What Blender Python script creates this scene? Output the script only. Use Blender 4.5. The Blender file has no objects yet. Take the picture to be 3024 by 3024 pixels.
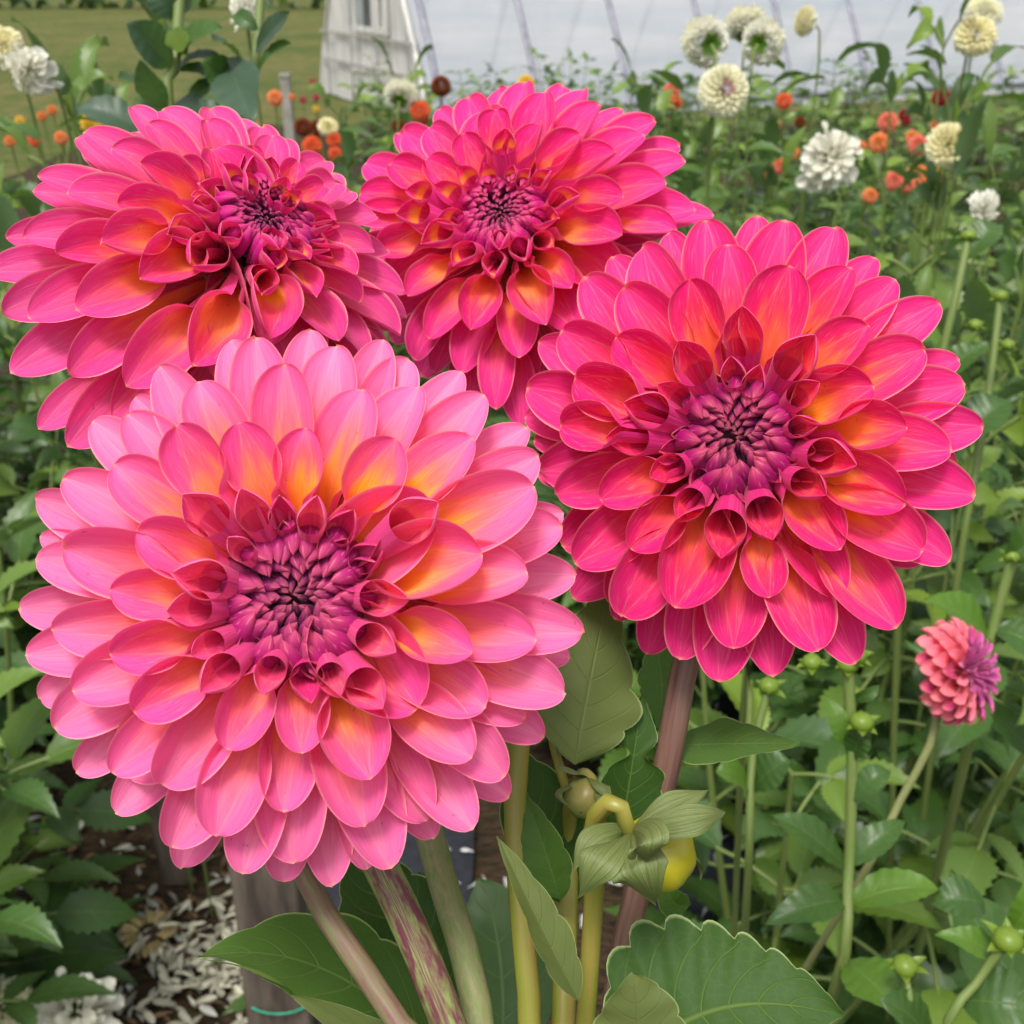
import bpy, math, random
import numpy as np
from mathutils import Vector, Matrix
R_ = math.radians
C = bpy.context.scene.collection
scene = bpy.context.scene
# ------------------------------------------------------------------ camera, sky, sun, exposure
CAM_H = 1.7; PITCH = R_(26.0); FPX = 1108.0
cam_d = bpy.data.cameras.new('camera'); cam = bpy.data.objects.new('camera', cam_d); C.objects.link(cam)
cam.location = (0, 0, CAM_H); cam.rotation_euler = (R_(90) - PITCH, 0, 0)
cam_d.sensor_width = 36; cam_d.lens = 36 * FPX / 1024; cam_d.clip_start = 0.02; cam_d.clip_end = 600
cam_d.dof.use_dof = True; cam_d.dof.focus_distance = 0.36; cam_d.dof.aperture_fstop = 22
scene.camera = cam
w = bpy.data.worlds.new('World'); scene.world = w; w.use_nodes = True
nt = w.node_tree; bg = nt.nodes['Background']
sky = nt.nodes.new('ShaderNodeTexSky'); sky.sky_type = 'NISHITA'; sky.sun_disc = False
SUN_EL, SUN_AZ = 66, 200          # azimuth measured from +Y clockwise: behind the camera, a little left
sky.sun_elevation = R_(SUN_EL); sky.sun_rotation = R_(SUN_AZ); sky.air_density = 1.0; sky.dust_density = 4.0
hs = nt.nodes.new('ShaderNodeHueSaturation'); hs.inputs['Saturation'].default_value = 0.25   # overcast sky is nearly grey
nt.links.new(sky.outputs[0], hs.inputs['Color']); nt.links.new(hs.outputs[0], bg.inputs['Color'])
bg.inputs['Strength'].default_value = 0.13
sun_d = bpy.data.lights.new('sun', 'SUN'); sun_d.energy = 2.0; sun_d.angle = R_(16); sun_d.color = (1.0, .95, .88)
sun = bpy.data.objects.new('sun', sun_d); C.objects.link(sun)
sd = Vector((math.sin(R_(SUN_AZ)) * math.cos(R_(SUN_EL)), math.cos(R_(SUN_AZ)) * math.cos(R_(SUN_EL)), math.sin(R_(SUN_EL))))
sun.rotation_euler = sd.to_track_quat('Z', 'Y').to_euler()
scene.view_settings.view_transform = 'Standard'; scene.view_settings.look = 'None'
scene.view_settings.exposure = 0.85; scene.view_settings.gamma = 1.0

CR = np.array([1., 0, 0]); CU = np.array([0, math.sin(PITCH), math.cos(PITCH)]); CF = np.array([0, math.cos(PITCH), -math.sin(PITCH)])
CO = np.array([0, 0, CAM_H])
def ray(px, py): return CR * (px - 512) / FPX + CU * (512 - py) / FPX + CF
def at(px, py, d): return CO + ray(px, py) * d            # a point of the place at depth d metres
def ground_at(px, py, z=0.0):
    q = ray(px, py); t = (z - CAM_H) / q[2]; return CO + q * t
def unit(v): v = np.asarray(v, float); return v / (np.linalg.norm(v) + 1e-12)
rng = np.random.default_rng(7); random.seed(7)

# ------------------------------------------------------------------ helpers
def lin(r, g, b):
    f = lambda c: (c / 255 / 12.92) if c / 255 <= .04045 else ((c / 255 + .055) / 1.055) ** 2.4
    return np.array([f(r), f(g), f(b)])
class MB:
    """collects grids, tubes and boxes, with uv and vertex colour, into one mesh"""
    def __init__(s): s.v = []; s.f = []; s.uv = []; s.c = []; s.n = 0
    def grid(s, P, UV=None, COL=None, close=False):
        nv, nu = P.shape[:2]; b = s.n
        s.v.append(P.reshape(-1, 3)); s.n += nv * nu
        if UV is None:
            a, c = np.meshgrid(np.linspace(0, 1, nu), np.linspace(0, 1, nv)); UV = np.stack([a, c], -1)
        s.uv.append(UV.reshape(-1, 2))
        s.c.append((np.ones((nv * nu, 3)) * .5) if COL is None else (COL.reshape(-1, 3) if COL.ndim == 3 else np.tile(COL, (nv * nu, 1))))
        idx = np.arange(nv * nu).reshape(nv, nu) + b
        if close: idx = np.concatenate([idx, idx[:, :1]], 1)
        q = np.stack([idx[:-1, :-1], idx[:-1, 1:], idx[1:, 1:], idx[1:, :-1]], -1).reshape(-1, 4)
        s.f.append(q)
    def tube(s, pts, rad, n=8, col=None):
        pts = np.asarray(pts, float); m = len(pts)
        if m < 8:
            kk = np.r_[0, np.cumsum(np.linalg.norm(np.diff(pts, axis=0), axis=1) ** .5)]
            q = np.linspace(0, kk[-1], max(4 * m, 9)); rad = np.interp(q, kk, np.ones(m) * rad if np.isscalar(rad) else rad)
            pts = np.stack([hermite(pts, kk, x) for x in q]); m = len(pts)
        else: rad = np.ones(m) * rad if np.isscalar(rad) else np.asarray(rad)
        T = np.gradient(pts, axis=0); T /= np.linalg.norm(T, axis=1)[:, None] + 1e-12
        ref = np.array([1., 0, .2]) if abs(T[0][0]) < .8 else np.array([0., 1, .1])
        A = np.zeros_like(pts); a0 = np.cross(T[0], ref); A[0] = a0 / np.linalg.norm(a0)
        for i in range(1, m):
            q = A[i - 1] - T[i] * (A[i - 1] @ T[i]); A[i] = q / (np.linalg.norm(q) + 1e-12)
        B = np.cross(T, A)
        a = np.linspace(0, 2 * np.pi, n, endpoint=False)
        P = pts[:, None] + rad[:, None, None] * (np.cos(a)[None, :, None] * A[:, None] + np.sin(a)[None, :, None] * B[:, None])
        uu, vv = np.meshgrid(np.linspace(0, 1, n), np.cumsum(np.r_[0, np.linalg.norm(np.diff(pts, axis=0), axis=1)]))
        s.grid(P, np.stack([uu, vv], -1), col, close=True)
        for e, rev in ((0, True), (-1, False)):
            cen = pts[e] ; s.grid(np.stack([P[e], np.tile(cen, (n, 1)) + (P[e] - cen) * .02]) if not rev else np.stack([np.tile(cen, (n, 1)) + (P[e] - cen) * .02, P[e]]), None, col, close=True)
    def box(s, c, d, M=None, col=None):
        c = np.asarray(c, float); d = np.asarray(d, float) / 2
        sg = np.array([[-1,-1,-1],[1,-1,-1],[1,1,-1],[-1,1,-1],[-1,-1,1],[1,-1,1],[1,1,1],[-1,1,1]]) * d
        if M is not None: sg = sg @ np.asarray(M).T
        s.v.append(c + sg); s.uv.append(np.array([[0,0],[1,0],[1,1],[0,1]] * 2, float)); s.c.append(np.tile(np.array([.5,.5,.5]) if col is None else col, (8, 1)))
        s.f.append(np.array([[0,3,2,1],[4,5,6,7],[0,1,5,4],[1,2,6,5],[2,3,7,6],[3,0,4,7]]) + s.n); s.n += 8
    def mesh(s, name, smooth=True):
        v = np.concatenate(s.v).astype(np.float32); f = np.concatenate(s.f).astype(np.int32); uv = np.concatenate(s.uv).astype(np.float32); c = np.concatenate(s.c)
        me = bpy.data.meshes.new(name); me.vertices.add(len(v)); me.vertices.foreach_set('co', v.ravel())
        me.loops.add(f.size); me.loops.foreach_set('vertex_index', f.ravel()); me.polygons.add(len(f))
        me.polygons.foreach_set('loop_start', np.arange(0, f.size, 4, dtype=np.int32)); me.polygons.foreach_set('loop_total', np.full(len(f), 4, np.int32))
        me.polygons.foreach_set('use_smooth', np.full(len(f), smooth))
        me.update(calc_edges=True)
        ul = me.uv_layers.new(name='UVMap'); ul.data.foreach_set('uv', uv[f.ravel()].ravel())
        ca = me.color_attributes.new('col', 'FLOAT_COLOR', 'POINT'); ca.data.foreach_set('color', np.concatenate([c, np.ones((len(c), 1))], 1).astype(np.float32).ravel())
        return me
    def obj(s, name, mat, parent=None, smooth=True, origin=None):
        o_ = np.zeros(3) if origin is None else np.asarray(origin, float)
        if origin is not None: s.v = [a - o_ for a in s.v]
        me = s.mesh(name, smooth); me.materials.append(mat)
        o = bpy.data.objects.new(name, me); C.objects.link(o)
        if parent is not None: o.parent = parent
        elif origin is not None: o.location = o_
        return o
def hermite(p, k, x):
    i = int(min(max(np.searchsorted(k, x) - 1, 0), len(p) - 2)); h = k[i + 1] - k[i]; t = (x - k[i]) / h
    tg = lambda j: (p[min(j + 1, len(p) - 1)] - p[max(j - 1, 0)]) / (k[min(j + 1, len(p) - 1)] - k[max(j - 1, 0)])
    return (2*t**3-3*t*t+1) * p[i] + (t**3-2*t*t+t) * h * tg(i) + (3*t*t-2*t**3) * p[i+1] + (t**3-t*t) * h * tg(i+1)
def crom(p, x):
    n = len(p); i = int(min(max(math.floor(x), 0), n - 2)); t = x - i
    a = p[max(i - 1, 0)]; b = p[i]; c = p[i + 1]; d = p[min(i + 2, n - 1)]
    return .5 * ((2 * b) + (-a + c) * t + (2 * a - 5 * b + 4 * c - d) * t * t + (-a + 3 * b - 3 * c + d) * t ** 3)
def tag(o, label=None, cat=None, group=None, kind=None):
    if label: o['label'] = label
    if cat: o['category'] = cat
    if group: o['group'] = group
    if kind: o['kind'] = kind
    return o
def thing(name, loc, label, cat, group=None):
    o = bpy.data.objects.new(name, None); o.empty_display_size = .05; C.objects.link(o); o.location = loc; return tag(o, label, cat, group)
class Local:
    """parts are written in world coordinates and shifted under their thing"""
    def __init__(s, root): s.root = root; s.o = np.array(root.location)
    def add(s, mb, name, mat, parent=None, smooth=True):
        mb.v = [a - s.o for a in mb.v]; return mb.obj(name, mat, parent or s.root, smooth)
def copy_tree(o, parent=None):
    c = o.copy(); C.objects.link(c); c.parent = parent
    for ch in list(o.children): copy_tree(ch, c)
    return c

# ------------------------------------------------------------------ materials
def mat(name):
    m = bpy.data.materials.new(name); m.use_nodes = True; t = m.node_tree; t.nodes.clear()
    return m, t, lambda k, **kw: _node(t, k, kw)
def _node(t, k, kw):
    n = t.nodes.new('ShaderNode' + k)
    for a, b in kw.items(): setattr(n, a, b)
    return n
def setin(n, **kw):
    for a, b in kw.items(): n.inputs[a.replace('_', ' ')].default_value = b
def math_(t, op, a, b=None, c=None, clamp=False):
    n = t.nodes.new('ShaderNodeMath'); n.operation = op; n.use_clamp = clamp
    for i, x in enumerate((a, b, c)):
        if x is None: continue
        if isinstance(x, (int, float)): n.inputs[i].default_value = x
        else: t.links.new(x, n.inputs[i])
    return n.outputs[0]
def mixc(t, fac, a, b, mode='MIX'):
    n = t.nodes.new('ShaderNodeMix'); n.data_type = 'RGBA'; n.blend_type = mode
    for s_, x in ((0, fac), (6, a), (7, b)):
        if isinstance(x, (int, float)): n.inputs[s_].default_value = x
        elif isinstance(x, (tuple, list, np.ndarray)): n.inputs[s_].default_value = (*[float(q) for q in x[:3]], 1)
        else: t.links.new(x, n.inputs[s_])
    return n.outputs[2]
def petal_material(name, rough=.58, trans=.34, back=(.62, .04, .28), backmix=.35, streak=.45, rimcol=(1.0, .52, .42), rim=.72, sat=1.0):
    m, t, N = mat(name); L = t.links.new
    col = N('VertexColor', layer_name='col'); uv = N('UVMap'); sep = N('SeparateXYZ'); L(uv.outputs[0], sep.inputs[0])
    u, v = sep.outputs[0], sep.outputs[1]
    oi = N('ObjectInfo')
    mp = N('CombineXYZ'); L(math_(t, 'MULTIPLY', u, 5.0), mp.inputs[0]); L(math_(t, 'MULTIPLY', v, 1.1), mp.inputs[1]); L(math_(t, 'MULTIPLY', oi.outputs['Random'], 37.0), mp.inputs[2])
    n1 = N('TexNoise'); L(mp.outputs[0], n1.inputs['Vector']); setin(n1, Scale=2.2, Detail=4.0, Roughness=.6)
    n2 = N('TexNoise'); mp3 = N('CombineXYZ'); L(math_(t, 'MULTIPLY', u, 9.0), mp3.inputs[0]); L(math_(t, 'MULTIPLY', v, .8), mp3.inputs[1]); L(math_(t, 'MULTIPLY', oi.outputs['Random'], 91.0), mp3.inputs[2]); L(mp3.outputs[0], n2.inputs['Vector']); setin(n2, Scale=3.0, Detail=3.0)
    s1 = math_(t, 'SUBTRACT', n1.outputs[0], .5); s2 = math_(t, 'SUBTRACT', n2.outputs[0], .5)
    sg = math_(t, 'ADD', math_(t, 'MULTIPLY', s1, streak * 1.5), math_(t, 'MULTIPLY', s2, streak * 1.1))
    # two pale ribs that run the length of each petal
    au = math_(t, 'ABSOLUTE', u)
    rib = math_(t, 'SUBTRACT', 1.0, math_(t, 'MULTIPLY', math_(t, 'ABSOLUTE', math_(t, 'SUBTRACT', au, math_(t, 'SUBTRACT', .56, math_(t, 'MULTIPLY', v, .50)))), 22.0), clamp=True)
    rib = math_(t, 'MULTIPLY', math_(t, 'MULTIPLY', rib, n1.outputs[0]), .42)
    light = mixc(t, .5, col.outputs[0], (1.0, .55, .42))
    c1 = mixc(t, rib, col.outputs[0], light)
    darker = mixc(t, .55, c1, (.75, .012, .10)); paler = mixc(t, .45, c1, (1.0, .45, .40))
    c2 = mixc(t, math_(t, 'MAXIMUM', sg, 0.0, clamp=True), c1, paler)
    c2 = mixc(t, math_(t, 'MAXIMUM', math_(t, 'MULTIPLY', sg, -1.6), 0.0, clamp=True), c2, darker)
    edge = math_(t, 'POWER', math_(t, 'MULTIPLY', math_(t, 'MAXIMUM', math_(t, 'SUBTRACT', au, .84), 0.0), 6.0, clamp=True), 1.8)
    c3 = mixc(t, math_(t, 'MULTIPLY', math_(t, 'MULTIPLY', edge, math_(t, 'MULTIPLY', math_(t, 'SUBTRACT', v, .24), 5.0, clamp=True)), rim), c2, rimcol)
    # sparse small brown flecks and bruises
    n4 = N('TexNoise'); L(mp.outputs[0], n4.inputs['Vector']); setin(n4, Scale=5.5, Detail=1.0)
    tcs = N('TexCoord'); n5 = N('TexNoise'); L(tcs.outputs['Object'], n5.inputs['Vector']); setin(n5, Scale=420., Detail=2.0)
    fl = math_(t, 'MULTIPLY', math_(t, 'MULTIPLY', math_(t, 'SUBTRACT', n5.outputs[0], .70), 12.0, clamp=True), .5)
    c3 = mixc(t, fl, c3, (.30, .05, .05)); c3 = mixc(t, math_(t, 'MULTIPLY', math_(t, 'SUBTRACT', n4.outputs[0], .60), 1.6, clamp=True), c3, (.95, .36, .40))
    geo = N('NewGeometry')
    c4 = mixc(t, math_(t, 'MULTIPLY', geo.outputs['Backfacing'], backmix), c3, back)
    p = N('BsdfPrincipled'); L(c4, p.inputs['Base Color']); setin(p, Roughness=rough); p.inputs['Specular IOR Level'].default_value = .14
    p.inputs['Sheen Weight'].default_value = .12; p.inputs['Sheen Roughness'].default_value = .4
    tr = N('BsdfTranslucent'); tc = mixc(t, 1.0, c4, (1.0, .78, .78), 'MULTIPLY'); L(tc, tr.inputs[0])
    b = N('Bump'); setin(b, Strength=.3, Distance=.0007)
    hgt = math_(t, 'ADD', math_(t, 'MULTIPLY', rib, .9), math_(t, 'ADD', math_(t, 'MULTIPLY', n1.outputs[0], .9), math_(t, 'MULTIPLY', n2.outputs[0], .6)))
    L(hgt, b.inputs['Height']); L(b.outputs[0], p.inputs['Normal']); L(b.outputs[0], tr.inputs['Normal'])
    mx = N('MixShader'); mx.inputs[0].default_value = trans; L(p.outputs[0], mx.inputs[1]); L(tr.outputs[0], mx.inputs[2])
    o = N('OutputMaterial'); L(mx.outputs[0], o.inputs[0]); return m
def leaf_material(name, top, under, vein, veinamt=.5, nvein=7., rough=.42, trans=.3, tcol=None, varyamt=.5, rim=0.0):
    m, t, N = mat(name); L = t.links.new
    uv = N('UVMap'); sep = N('SeparateXYZ'); L(uv.outputs[0], sep.inputs[0]); u, v = sep.outputs[0], sep.outputs[1]
    col = N('VertexColor', layer_name='col'); sc = N('SeparateColor'); L(col.outputs[0], sc.inputs[0])
    tc = N('TexCoord'); n1 = N('TexNoise'); L(tc.outputs['Object'], n1.inputs['Vector']); setin(n1, Scale=9.0, Detail=4.0)
    n3 = N('TexNoise'); L(tc.outputs['Object'], n3.inputs['Vector']); setin(n3, Scale=160.0, Detail=3.0)
    au = math_(t, 'ABSOLUTE', u)
    ph = math_(t, 'FRACT', math_(t, 'MULTIPLY', math_(t, 'SUBTRACT', v, math_(t, 'MULTIPLY', math_(t, 'POWER', au, 1.3), .22)), nvein))
    sv = math_(t, 'SUBTRACT', 1.0, math_(t, 'MULTIPLY', math_(t, 'ABSOLUTE', math_(t, 'SUBTRACT', ph, .5)), 2 * 72.0 / nvein), clamp=True)
    sv = math_(t, 'MULTIPLY', sv, math_(t, 'SUBTRACT', 1.0, math_(t, 'MULTIPLY', au, .75), clamp=True))
    mr = math_(t, 'SUBTRACT', 1.0, math_(t, 'MULTIPLY', au, 26.0), clamp=True)
    # fine network between the side veins
    vor = N('TexVoronoi', feature='DISTANCE_TO_EDGE'); cc = N('CombineXYZ'); L(math_(t, 'MULTIPLY', u, 7.0), cc.inputs[0]); L(math_(t, 'MULTIPLY', v, nvein * 2.6), cc.inputs[1]); L(cc.outputs[0], vor.inputs['Vector']); setin(vor, Scale=1.0)
    net = math_(t, 'MULTIPLY', math_(t, 'SUBTRACT', 1.0, math_(t, 'MULTIPLY', vor.outputs['Distance'], 12.0), clamp=True), .12)
    vv = math_(t, 'MAXIMUM', math_(t, 'MAXIMUM', math_(t, 'MULTIPLY', sv, .85), mr), net)
    base = mixc(t, math_(t, 'MULTIPLY', math_(t, 'SUBTRACT', n1.outputs[0], .3), varyamt * 1.6, clamp=True), top, [top[0] * 1.7, top[1] * 1.45, top[2] * 1.0])
    base = mixc(t, math_(t, 'MULTIPLY', sc.outputs[0], .42), base, [top[0] * 1.5, top[1] * 1.2, top[2] * 2.5])     # bluish bloom on older leaves
    base = mixc(t, sc.outputs[1], base, [.16, .24, .02])                                                        # fresh yellow-green ones
    base = mixc(t, math_(t, 'MULTIPLY', vv, veinamt), base, vein)
    if rim > 0: base = mixc(t, math_(t, 'MULTIPLY', math_(t, 'MULTIPLY', math_(t, 'SUBTRACT', au, .955), 24.0, clamp=True), rim), base, [.38, .46, .2])
    geo = N('NewGeometry'); base = mixc(t, geo.outputs['Backfacing'], base, under)
    p = N('BsdfPrincipled'); L(base, p.inputs['Base Color']); setin(p, Roughness=rough); p.inputs['Specular IOR Level'].default_value = .22 if rough > .5 else .35
    b = N('Bump'); setin(b, Strength=.45, Distance=.0012); L(math_(t, 'ADD', math_(t, 'MULTIPLY', math_(t, 'MAXIMUM', sv, mr), -.7), math_(t, 'ADD', math_(t, 'MULTIPLY', n3.outputs[0], .35), math_(t, 'MULTIPLY', n1.outputs[0], .8))), b.inputs['Height']); L(b.outputs[0], p.inputs['Normal'])
    tr = N('BsdfTranslucent'); tt = mixc(t, 1.0, base, tcol or (2.2, 2.4, .7), 'MULTIPLY'); L(tt, tr.inputs[0])
    mx = N('MixShader'); mx.inputs[0].default_value = trans; L(p.outputs[0], mx.inputs[1]); L(tr.outputs[0], mx.inputs[2])
    o = N('OutputMaterial'); L(mx.outputs[0], o.inputs[0]); return m
def plain(name, c1, c2, scale=8., rough=.6, spec=.4, stretch=(1, 1, 1), detail=5., bump=.2, bdist=.002, trans=0., ramp=(.35, .65), coord='Object'):
    m, t, N = mat(name); L = t.links.new
    tc = N('TexCoord'); mp = N('Mapping'); L(tc.outputs[coord], mp.inputs[0]); mp.inputs['Scale'].default_value = stretch
    n = N('TexNoise'); L(mp.outputs[0], n.inputs['Vector']); setin(n, Scale=scale, Detail=detail, Roughness=.62)
    mr = N('MapRange'); L(n.outputs[0], mr.inputs[0]); mr.inputs[1].default_value = ramp[0]; mr.inputs[2].default_value = ramp[1]
    c = mixc(t, mr.outputs[0], c1, c2)
    p = N('BsdfPrincipled'); L(c, p.inputs['Base Color']); setin(p, Roughness=rough); p.inputs['Specular IOR Level'].default_value = spec
    b = N('Bump'); setin(b, Strength=bump, Distance=bdist); L(n.outputs[0], b.inputs['Height']); L(b.outputs[0], p.inputs['Normal'])
    o = N('OutputMaterial')
    if trans > 0:
        tr = N('BsdfTranslucent'); L(c, tr.inputs[0]); mx = N('MixShader'); mx.inputs[0].default_value = trans
        L(p.outputs[0], mx.inputs[1]); L(tr.outputs[0], mx.inputs[2]); L(mx.outputs[0], o.inputs[0])
    else: L(p.outputs[0], o.inputs[0])
    return m
def vcol_material(name, rough=.5, trans=.3, spec=.3, noise=.25):
    m, t, N = mat(name); L = t.links.new
    col = N('VertexColor', layer_name='col'); tc = N('TexCoord'); n = N('TexNoise'); L(tc.outputs['Object'], n.inputs['Vector']); setin(n, Scale=60., Detail=3.)
    c = mixc(t, noise, col.outputs[0], mixc(t, n.outputs[0], (.2, .2, .2), (1.3, 1.3, 1.3)), 'MULTIPLY')
    p = N('BsdfPrincipled'); L(c, p.inputs['Base Color']); setin(p, Roughness=rough); p.inputs['Specular IOR Level'].default_value = spec
    tr = N('BsdfTranslucent'); L(c, tr.inputs[0]); mx = N('MixShader'); mx.inputs[0].default_value = trans
    L(p.outputs[0], mx.inputs[1]); L(tr.outputs[0], mx.inputs[2]); o = N('OutputMaterial'); L(mx.outputs[0], o.inputs[0]); return m
M_petal = petal_material('petal_skin')
M_petal_pale = petal_material('petal_skin_pale', backmix=.2, back=(.75, .12, .36), streak=.55)
M_inner = petal_material('inner_floret_skin', rough=.5, trans=.2, backmix=0., streak=.18, rimcol=(.75, .25, .22), rim=.25)
M_small = vcol_material('small_petal', trans=.5, noise=.12)
M_leaf = leaf_material('leaf_green', (.029, .072, .013), (.10, .17, .075), (.14, .22, .06), .45, 6., varyamt=1.0, rough=.40, trans=.13)
M_sepal = plain('sepal_ribbed', (.075, .115, .022), (.15, .185, .06), 2.2, .5, .4, (4.5, .5, 1), bump=.5, bdist=.0012, trans=.15, coord='UV', ramp=(.38, .6))
M_leaf_blue = leaf_material('leaf_bluish', (.045, .085, .055), (.12, .17, .11), (.16, .22, .12), .3, 6., varyamt=.3)
M_leaf_dark = leaf_material('leaf_deep_green', (.020, .055, .018), (.07, .12, .055), (.09, .15, .05), .3, 6., trans=.15)
M_hero = leaf_material('leaf_veined', (.030, .075, .012), (.13, .20, .05), (.17, .25, .06), .55, 8., rough=.58, rim=.8)
M_hero_olive = leaf_material('leaf_olive_underside', (.085, .115, .032), (.12, .155, .05), (.16, .19, .07), .3, 7., rough=.6, trans=.2, rim=.5)
M_hero_mid = leaf_material('leaf_mid_green', (.055, .12, .022), (.14, .21, .05), (.18, .27, .08), .5, 8., rough=.55, rim=.8)
M_stem_red = plain('stem_reddish', (.17, .18, .07), (.16, .065, .065), 3., .55, .35, (3, 14, 1), bump=.25, bdist=.0008, trans=.1, coord='UV')
M_stem_purple = plain('stem_purple_streaked', (.20, .25, .075), (.13, .035, .05), 3., .55, .35, (3.5, 22, 1), bump=.25, bdist=.0008, ramp=(.40, .56), coord='UV')
M_stem_green = plain('stem_pale_green', (.15, .22, .045), (.27, .24, .13), 4., .55, .35, (4, 40, 1), bump=.2, bdist=.0006, trans=.12, coord='UV')
M_stem_yellow = plain('stem_yellow_green', (.19, .25, .025), (.30, .21, .05), 3., .4, .5, (3, 6, 1), bump=.2, bdist=.0006, trans=.15, coord='UV')
M_stem_brown = plain('stem_brown_purple', (.11, .045, .04), (.20, .12, .085), 3., .42, .5, (4, 6, 1), bump=.2, bdist=.0006, coord='UV')
M_stem_bg = plain('stem_leafy_green', (.09, .16, .03), (.15, .17, .05), 3., .5, .4, (2, 8, 1), bump=.2, coord='UV')
M_wood = plain('weathered_stake_wood', (.045, .034, .028), (.16, .13, .10), 22., .8, .2, (1, 1, .12), bump=.6, bdist=.004)
# ------------------------------------------------------------------ petal geometry
def bez(P0, P1, P2, n):
    t = np.linspace(0, 1, n)[:, None]; return (1 - t) ** 2 * P0 + 2 * t * (1 - t) * P1 + t * t * P2
def petal_patch(P0, P1, P2, hint, hw, th0, th1, colfn, nu=13, nv=20, k_open=3.5, basew=.5, tipp=2.2, tippow=.60, pk=.44, tw=.42, wob=.0, side=0., rsd=0, furrow=.0, tipcurl=0.):
    """a ray floret on a curved spine: a rolled tube (half angle th0) that opens into a spoon (th1) over the last k_open half widths"""
    r = np.random.default_rng(rsd)
    S = bez(P0, P1, P2, nv * 3); seg = np.r_[0, np.cumsum(np.linalg.norm(np.diff(S, axis=0), axis=1))]; Ls = seg[-1]
    vo = max(.06, 1 - k_open * hw / Ls)
    m = max(4, int(nv * (.18 + .32 * vo))); x_ = np.linspace(0, 1, nv - m + 1)[1:]
    v = np.r_[vo * (1 - (1 - np.linspace(0, 1, m)) ** 1.5), vo + (1 - vo) * (.5 * x_ + .5 * (1 - (1 - x_) ** 1.8) if tw >= .4 else .25 * x_ + .75 * (3 * x_ ** 2 - 2 * x_ ** 3))]
    S = np.stack([np.interp(v * Ls, seg, S[:, i]) for i in range(3)], 1)
    T = np.gradient(S, v, axis=0); T /= np.linalg.norm(T, axis=1)[:, None]
    SD = np.cross(T, hint); SD /= np.linalg.norm(SD, axis=1)[:, None] + 1e-9; NN = np.cross(SD, T)
    x = np.clip((v - vo) / (1 - vo), 0, 1)
    W = np.where(v < vo, basew * (.38 + .62 * np.clip(v / vo, 0, 1) ** 1.2), np.where(x < pk, basew + (1 - basew) * np.sin(np.clip(x / pk, 0, 1) * np.pi / 2) ** 1.1, (1 - np.clip((x - pk) / (1 - pk), 0, 1) ** tipp) ** tippow)) * hw
    y = sm(-.06, tw, (v - vo) / (1 - vo)) if tw >= .4 else np.sqrt(np.clip(1 - (1 - np.clip((v - vo) / (1 - vo) / .55, 0, 1)) ** 2, 0, 1)); th = th0 + (th1 - th0) * y
    rad = W / np.sin(np.minimum(th, np.pi / 2))
    u = np.linspace(-1, 1, nu)
    a = th[:, None] * u[None]
    X = rad[:, None] * np.sin(a); Z = rad[:, None] * (1 - np.cos(a))
    ph = r.uniform(0, 6.28, 4); xo = x[:, None]
    Z += wob * hw * xo * (np.abs(u)[None] ** 2) * (np.sin(v * 9 + ph[0])[:, None] * (u > 0)[None] + np.sin(v * 8 + ph[1])[:, None] * (u < 0)[None])
    Z += wob * .6 * hw * xo * u[None] * np.sin(v * 3 + ph[2])[:, None]
    if furrow: Z -= furrow * hw * (np.exp(-((np.abs(u) - (.52 - .42 * x[:, None])) / .10) ** 2)) * np.sin(np.pi * np.clip(x * .95 + .03, 0, 1))[:, None]
    Z += tipcurl * hw * (sm(.7, 1., x) ** 1.5)[:, None]
    bend = side * hw * (v ** 2 - v)[:, None]
    P = S[:, None] + (X + bend)[..., None] * SD[:, None] + Z[..., None] * NN[:, None]
    U, V = np.meshgrid(u, v); XX = np.repeat(x[:, None], nu, 1)
    return P, np.stack([U, V * .3 + XX * .7], -1), colfn(U, XX)
def sm(a, b, x): t = np.clip((x - a) / (b - a), 0, 1); return t * t * (3 - 2 * t)
def mixv(a, b, t): return a * (1 - t[..., None]) + b * t[..., None]
PAL = dict(
 A=dict(hot=lin(228, 44, 116), mid=lin(240, 78, 138), pale=lin(247, 132, 178), fl=lin(228, 66, 156), yel=lin(255, 172, 16), org=lin(252, 120, 92), mag=lin(164, 22, 104), pur=lin(104, 22, 86)),
 B=dict(hot=lin(222, 8, 80), mid=lin(234, 28, 104), pale=lin(238, 54, 136), fl=lin(214, 18, 118), yel=lin(255, 150, 10), org=lin(250, 84, 66), mag=lin(152, 8, 92), pur=lin(88, 10, 72)),
 C=dict(hot=lin(222, 10, 92), mid=lin(234, 30, 116), pale=lin(238, 58, 144), fl=lin(218, 26, 130), yel=lin(255, 164, 20), org=lin(252, 100, 84), mag=lin(190, 10, 108), pur=lin(128, 24, 96)),
 D=dict(hot=lin(222, 10, 92), mid=lin(234, 34, 118), pale=lin(228, 84, 150), fl=lin(216, 34, 136), yel=lin(255, 170, 20), org=lin(252, 104, 80), mag=lin(192, 16, 118), pur=lin(134, 30, 110)))  # pale here is dusty: shade and backlight on the outer petals put into the colour
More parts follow.
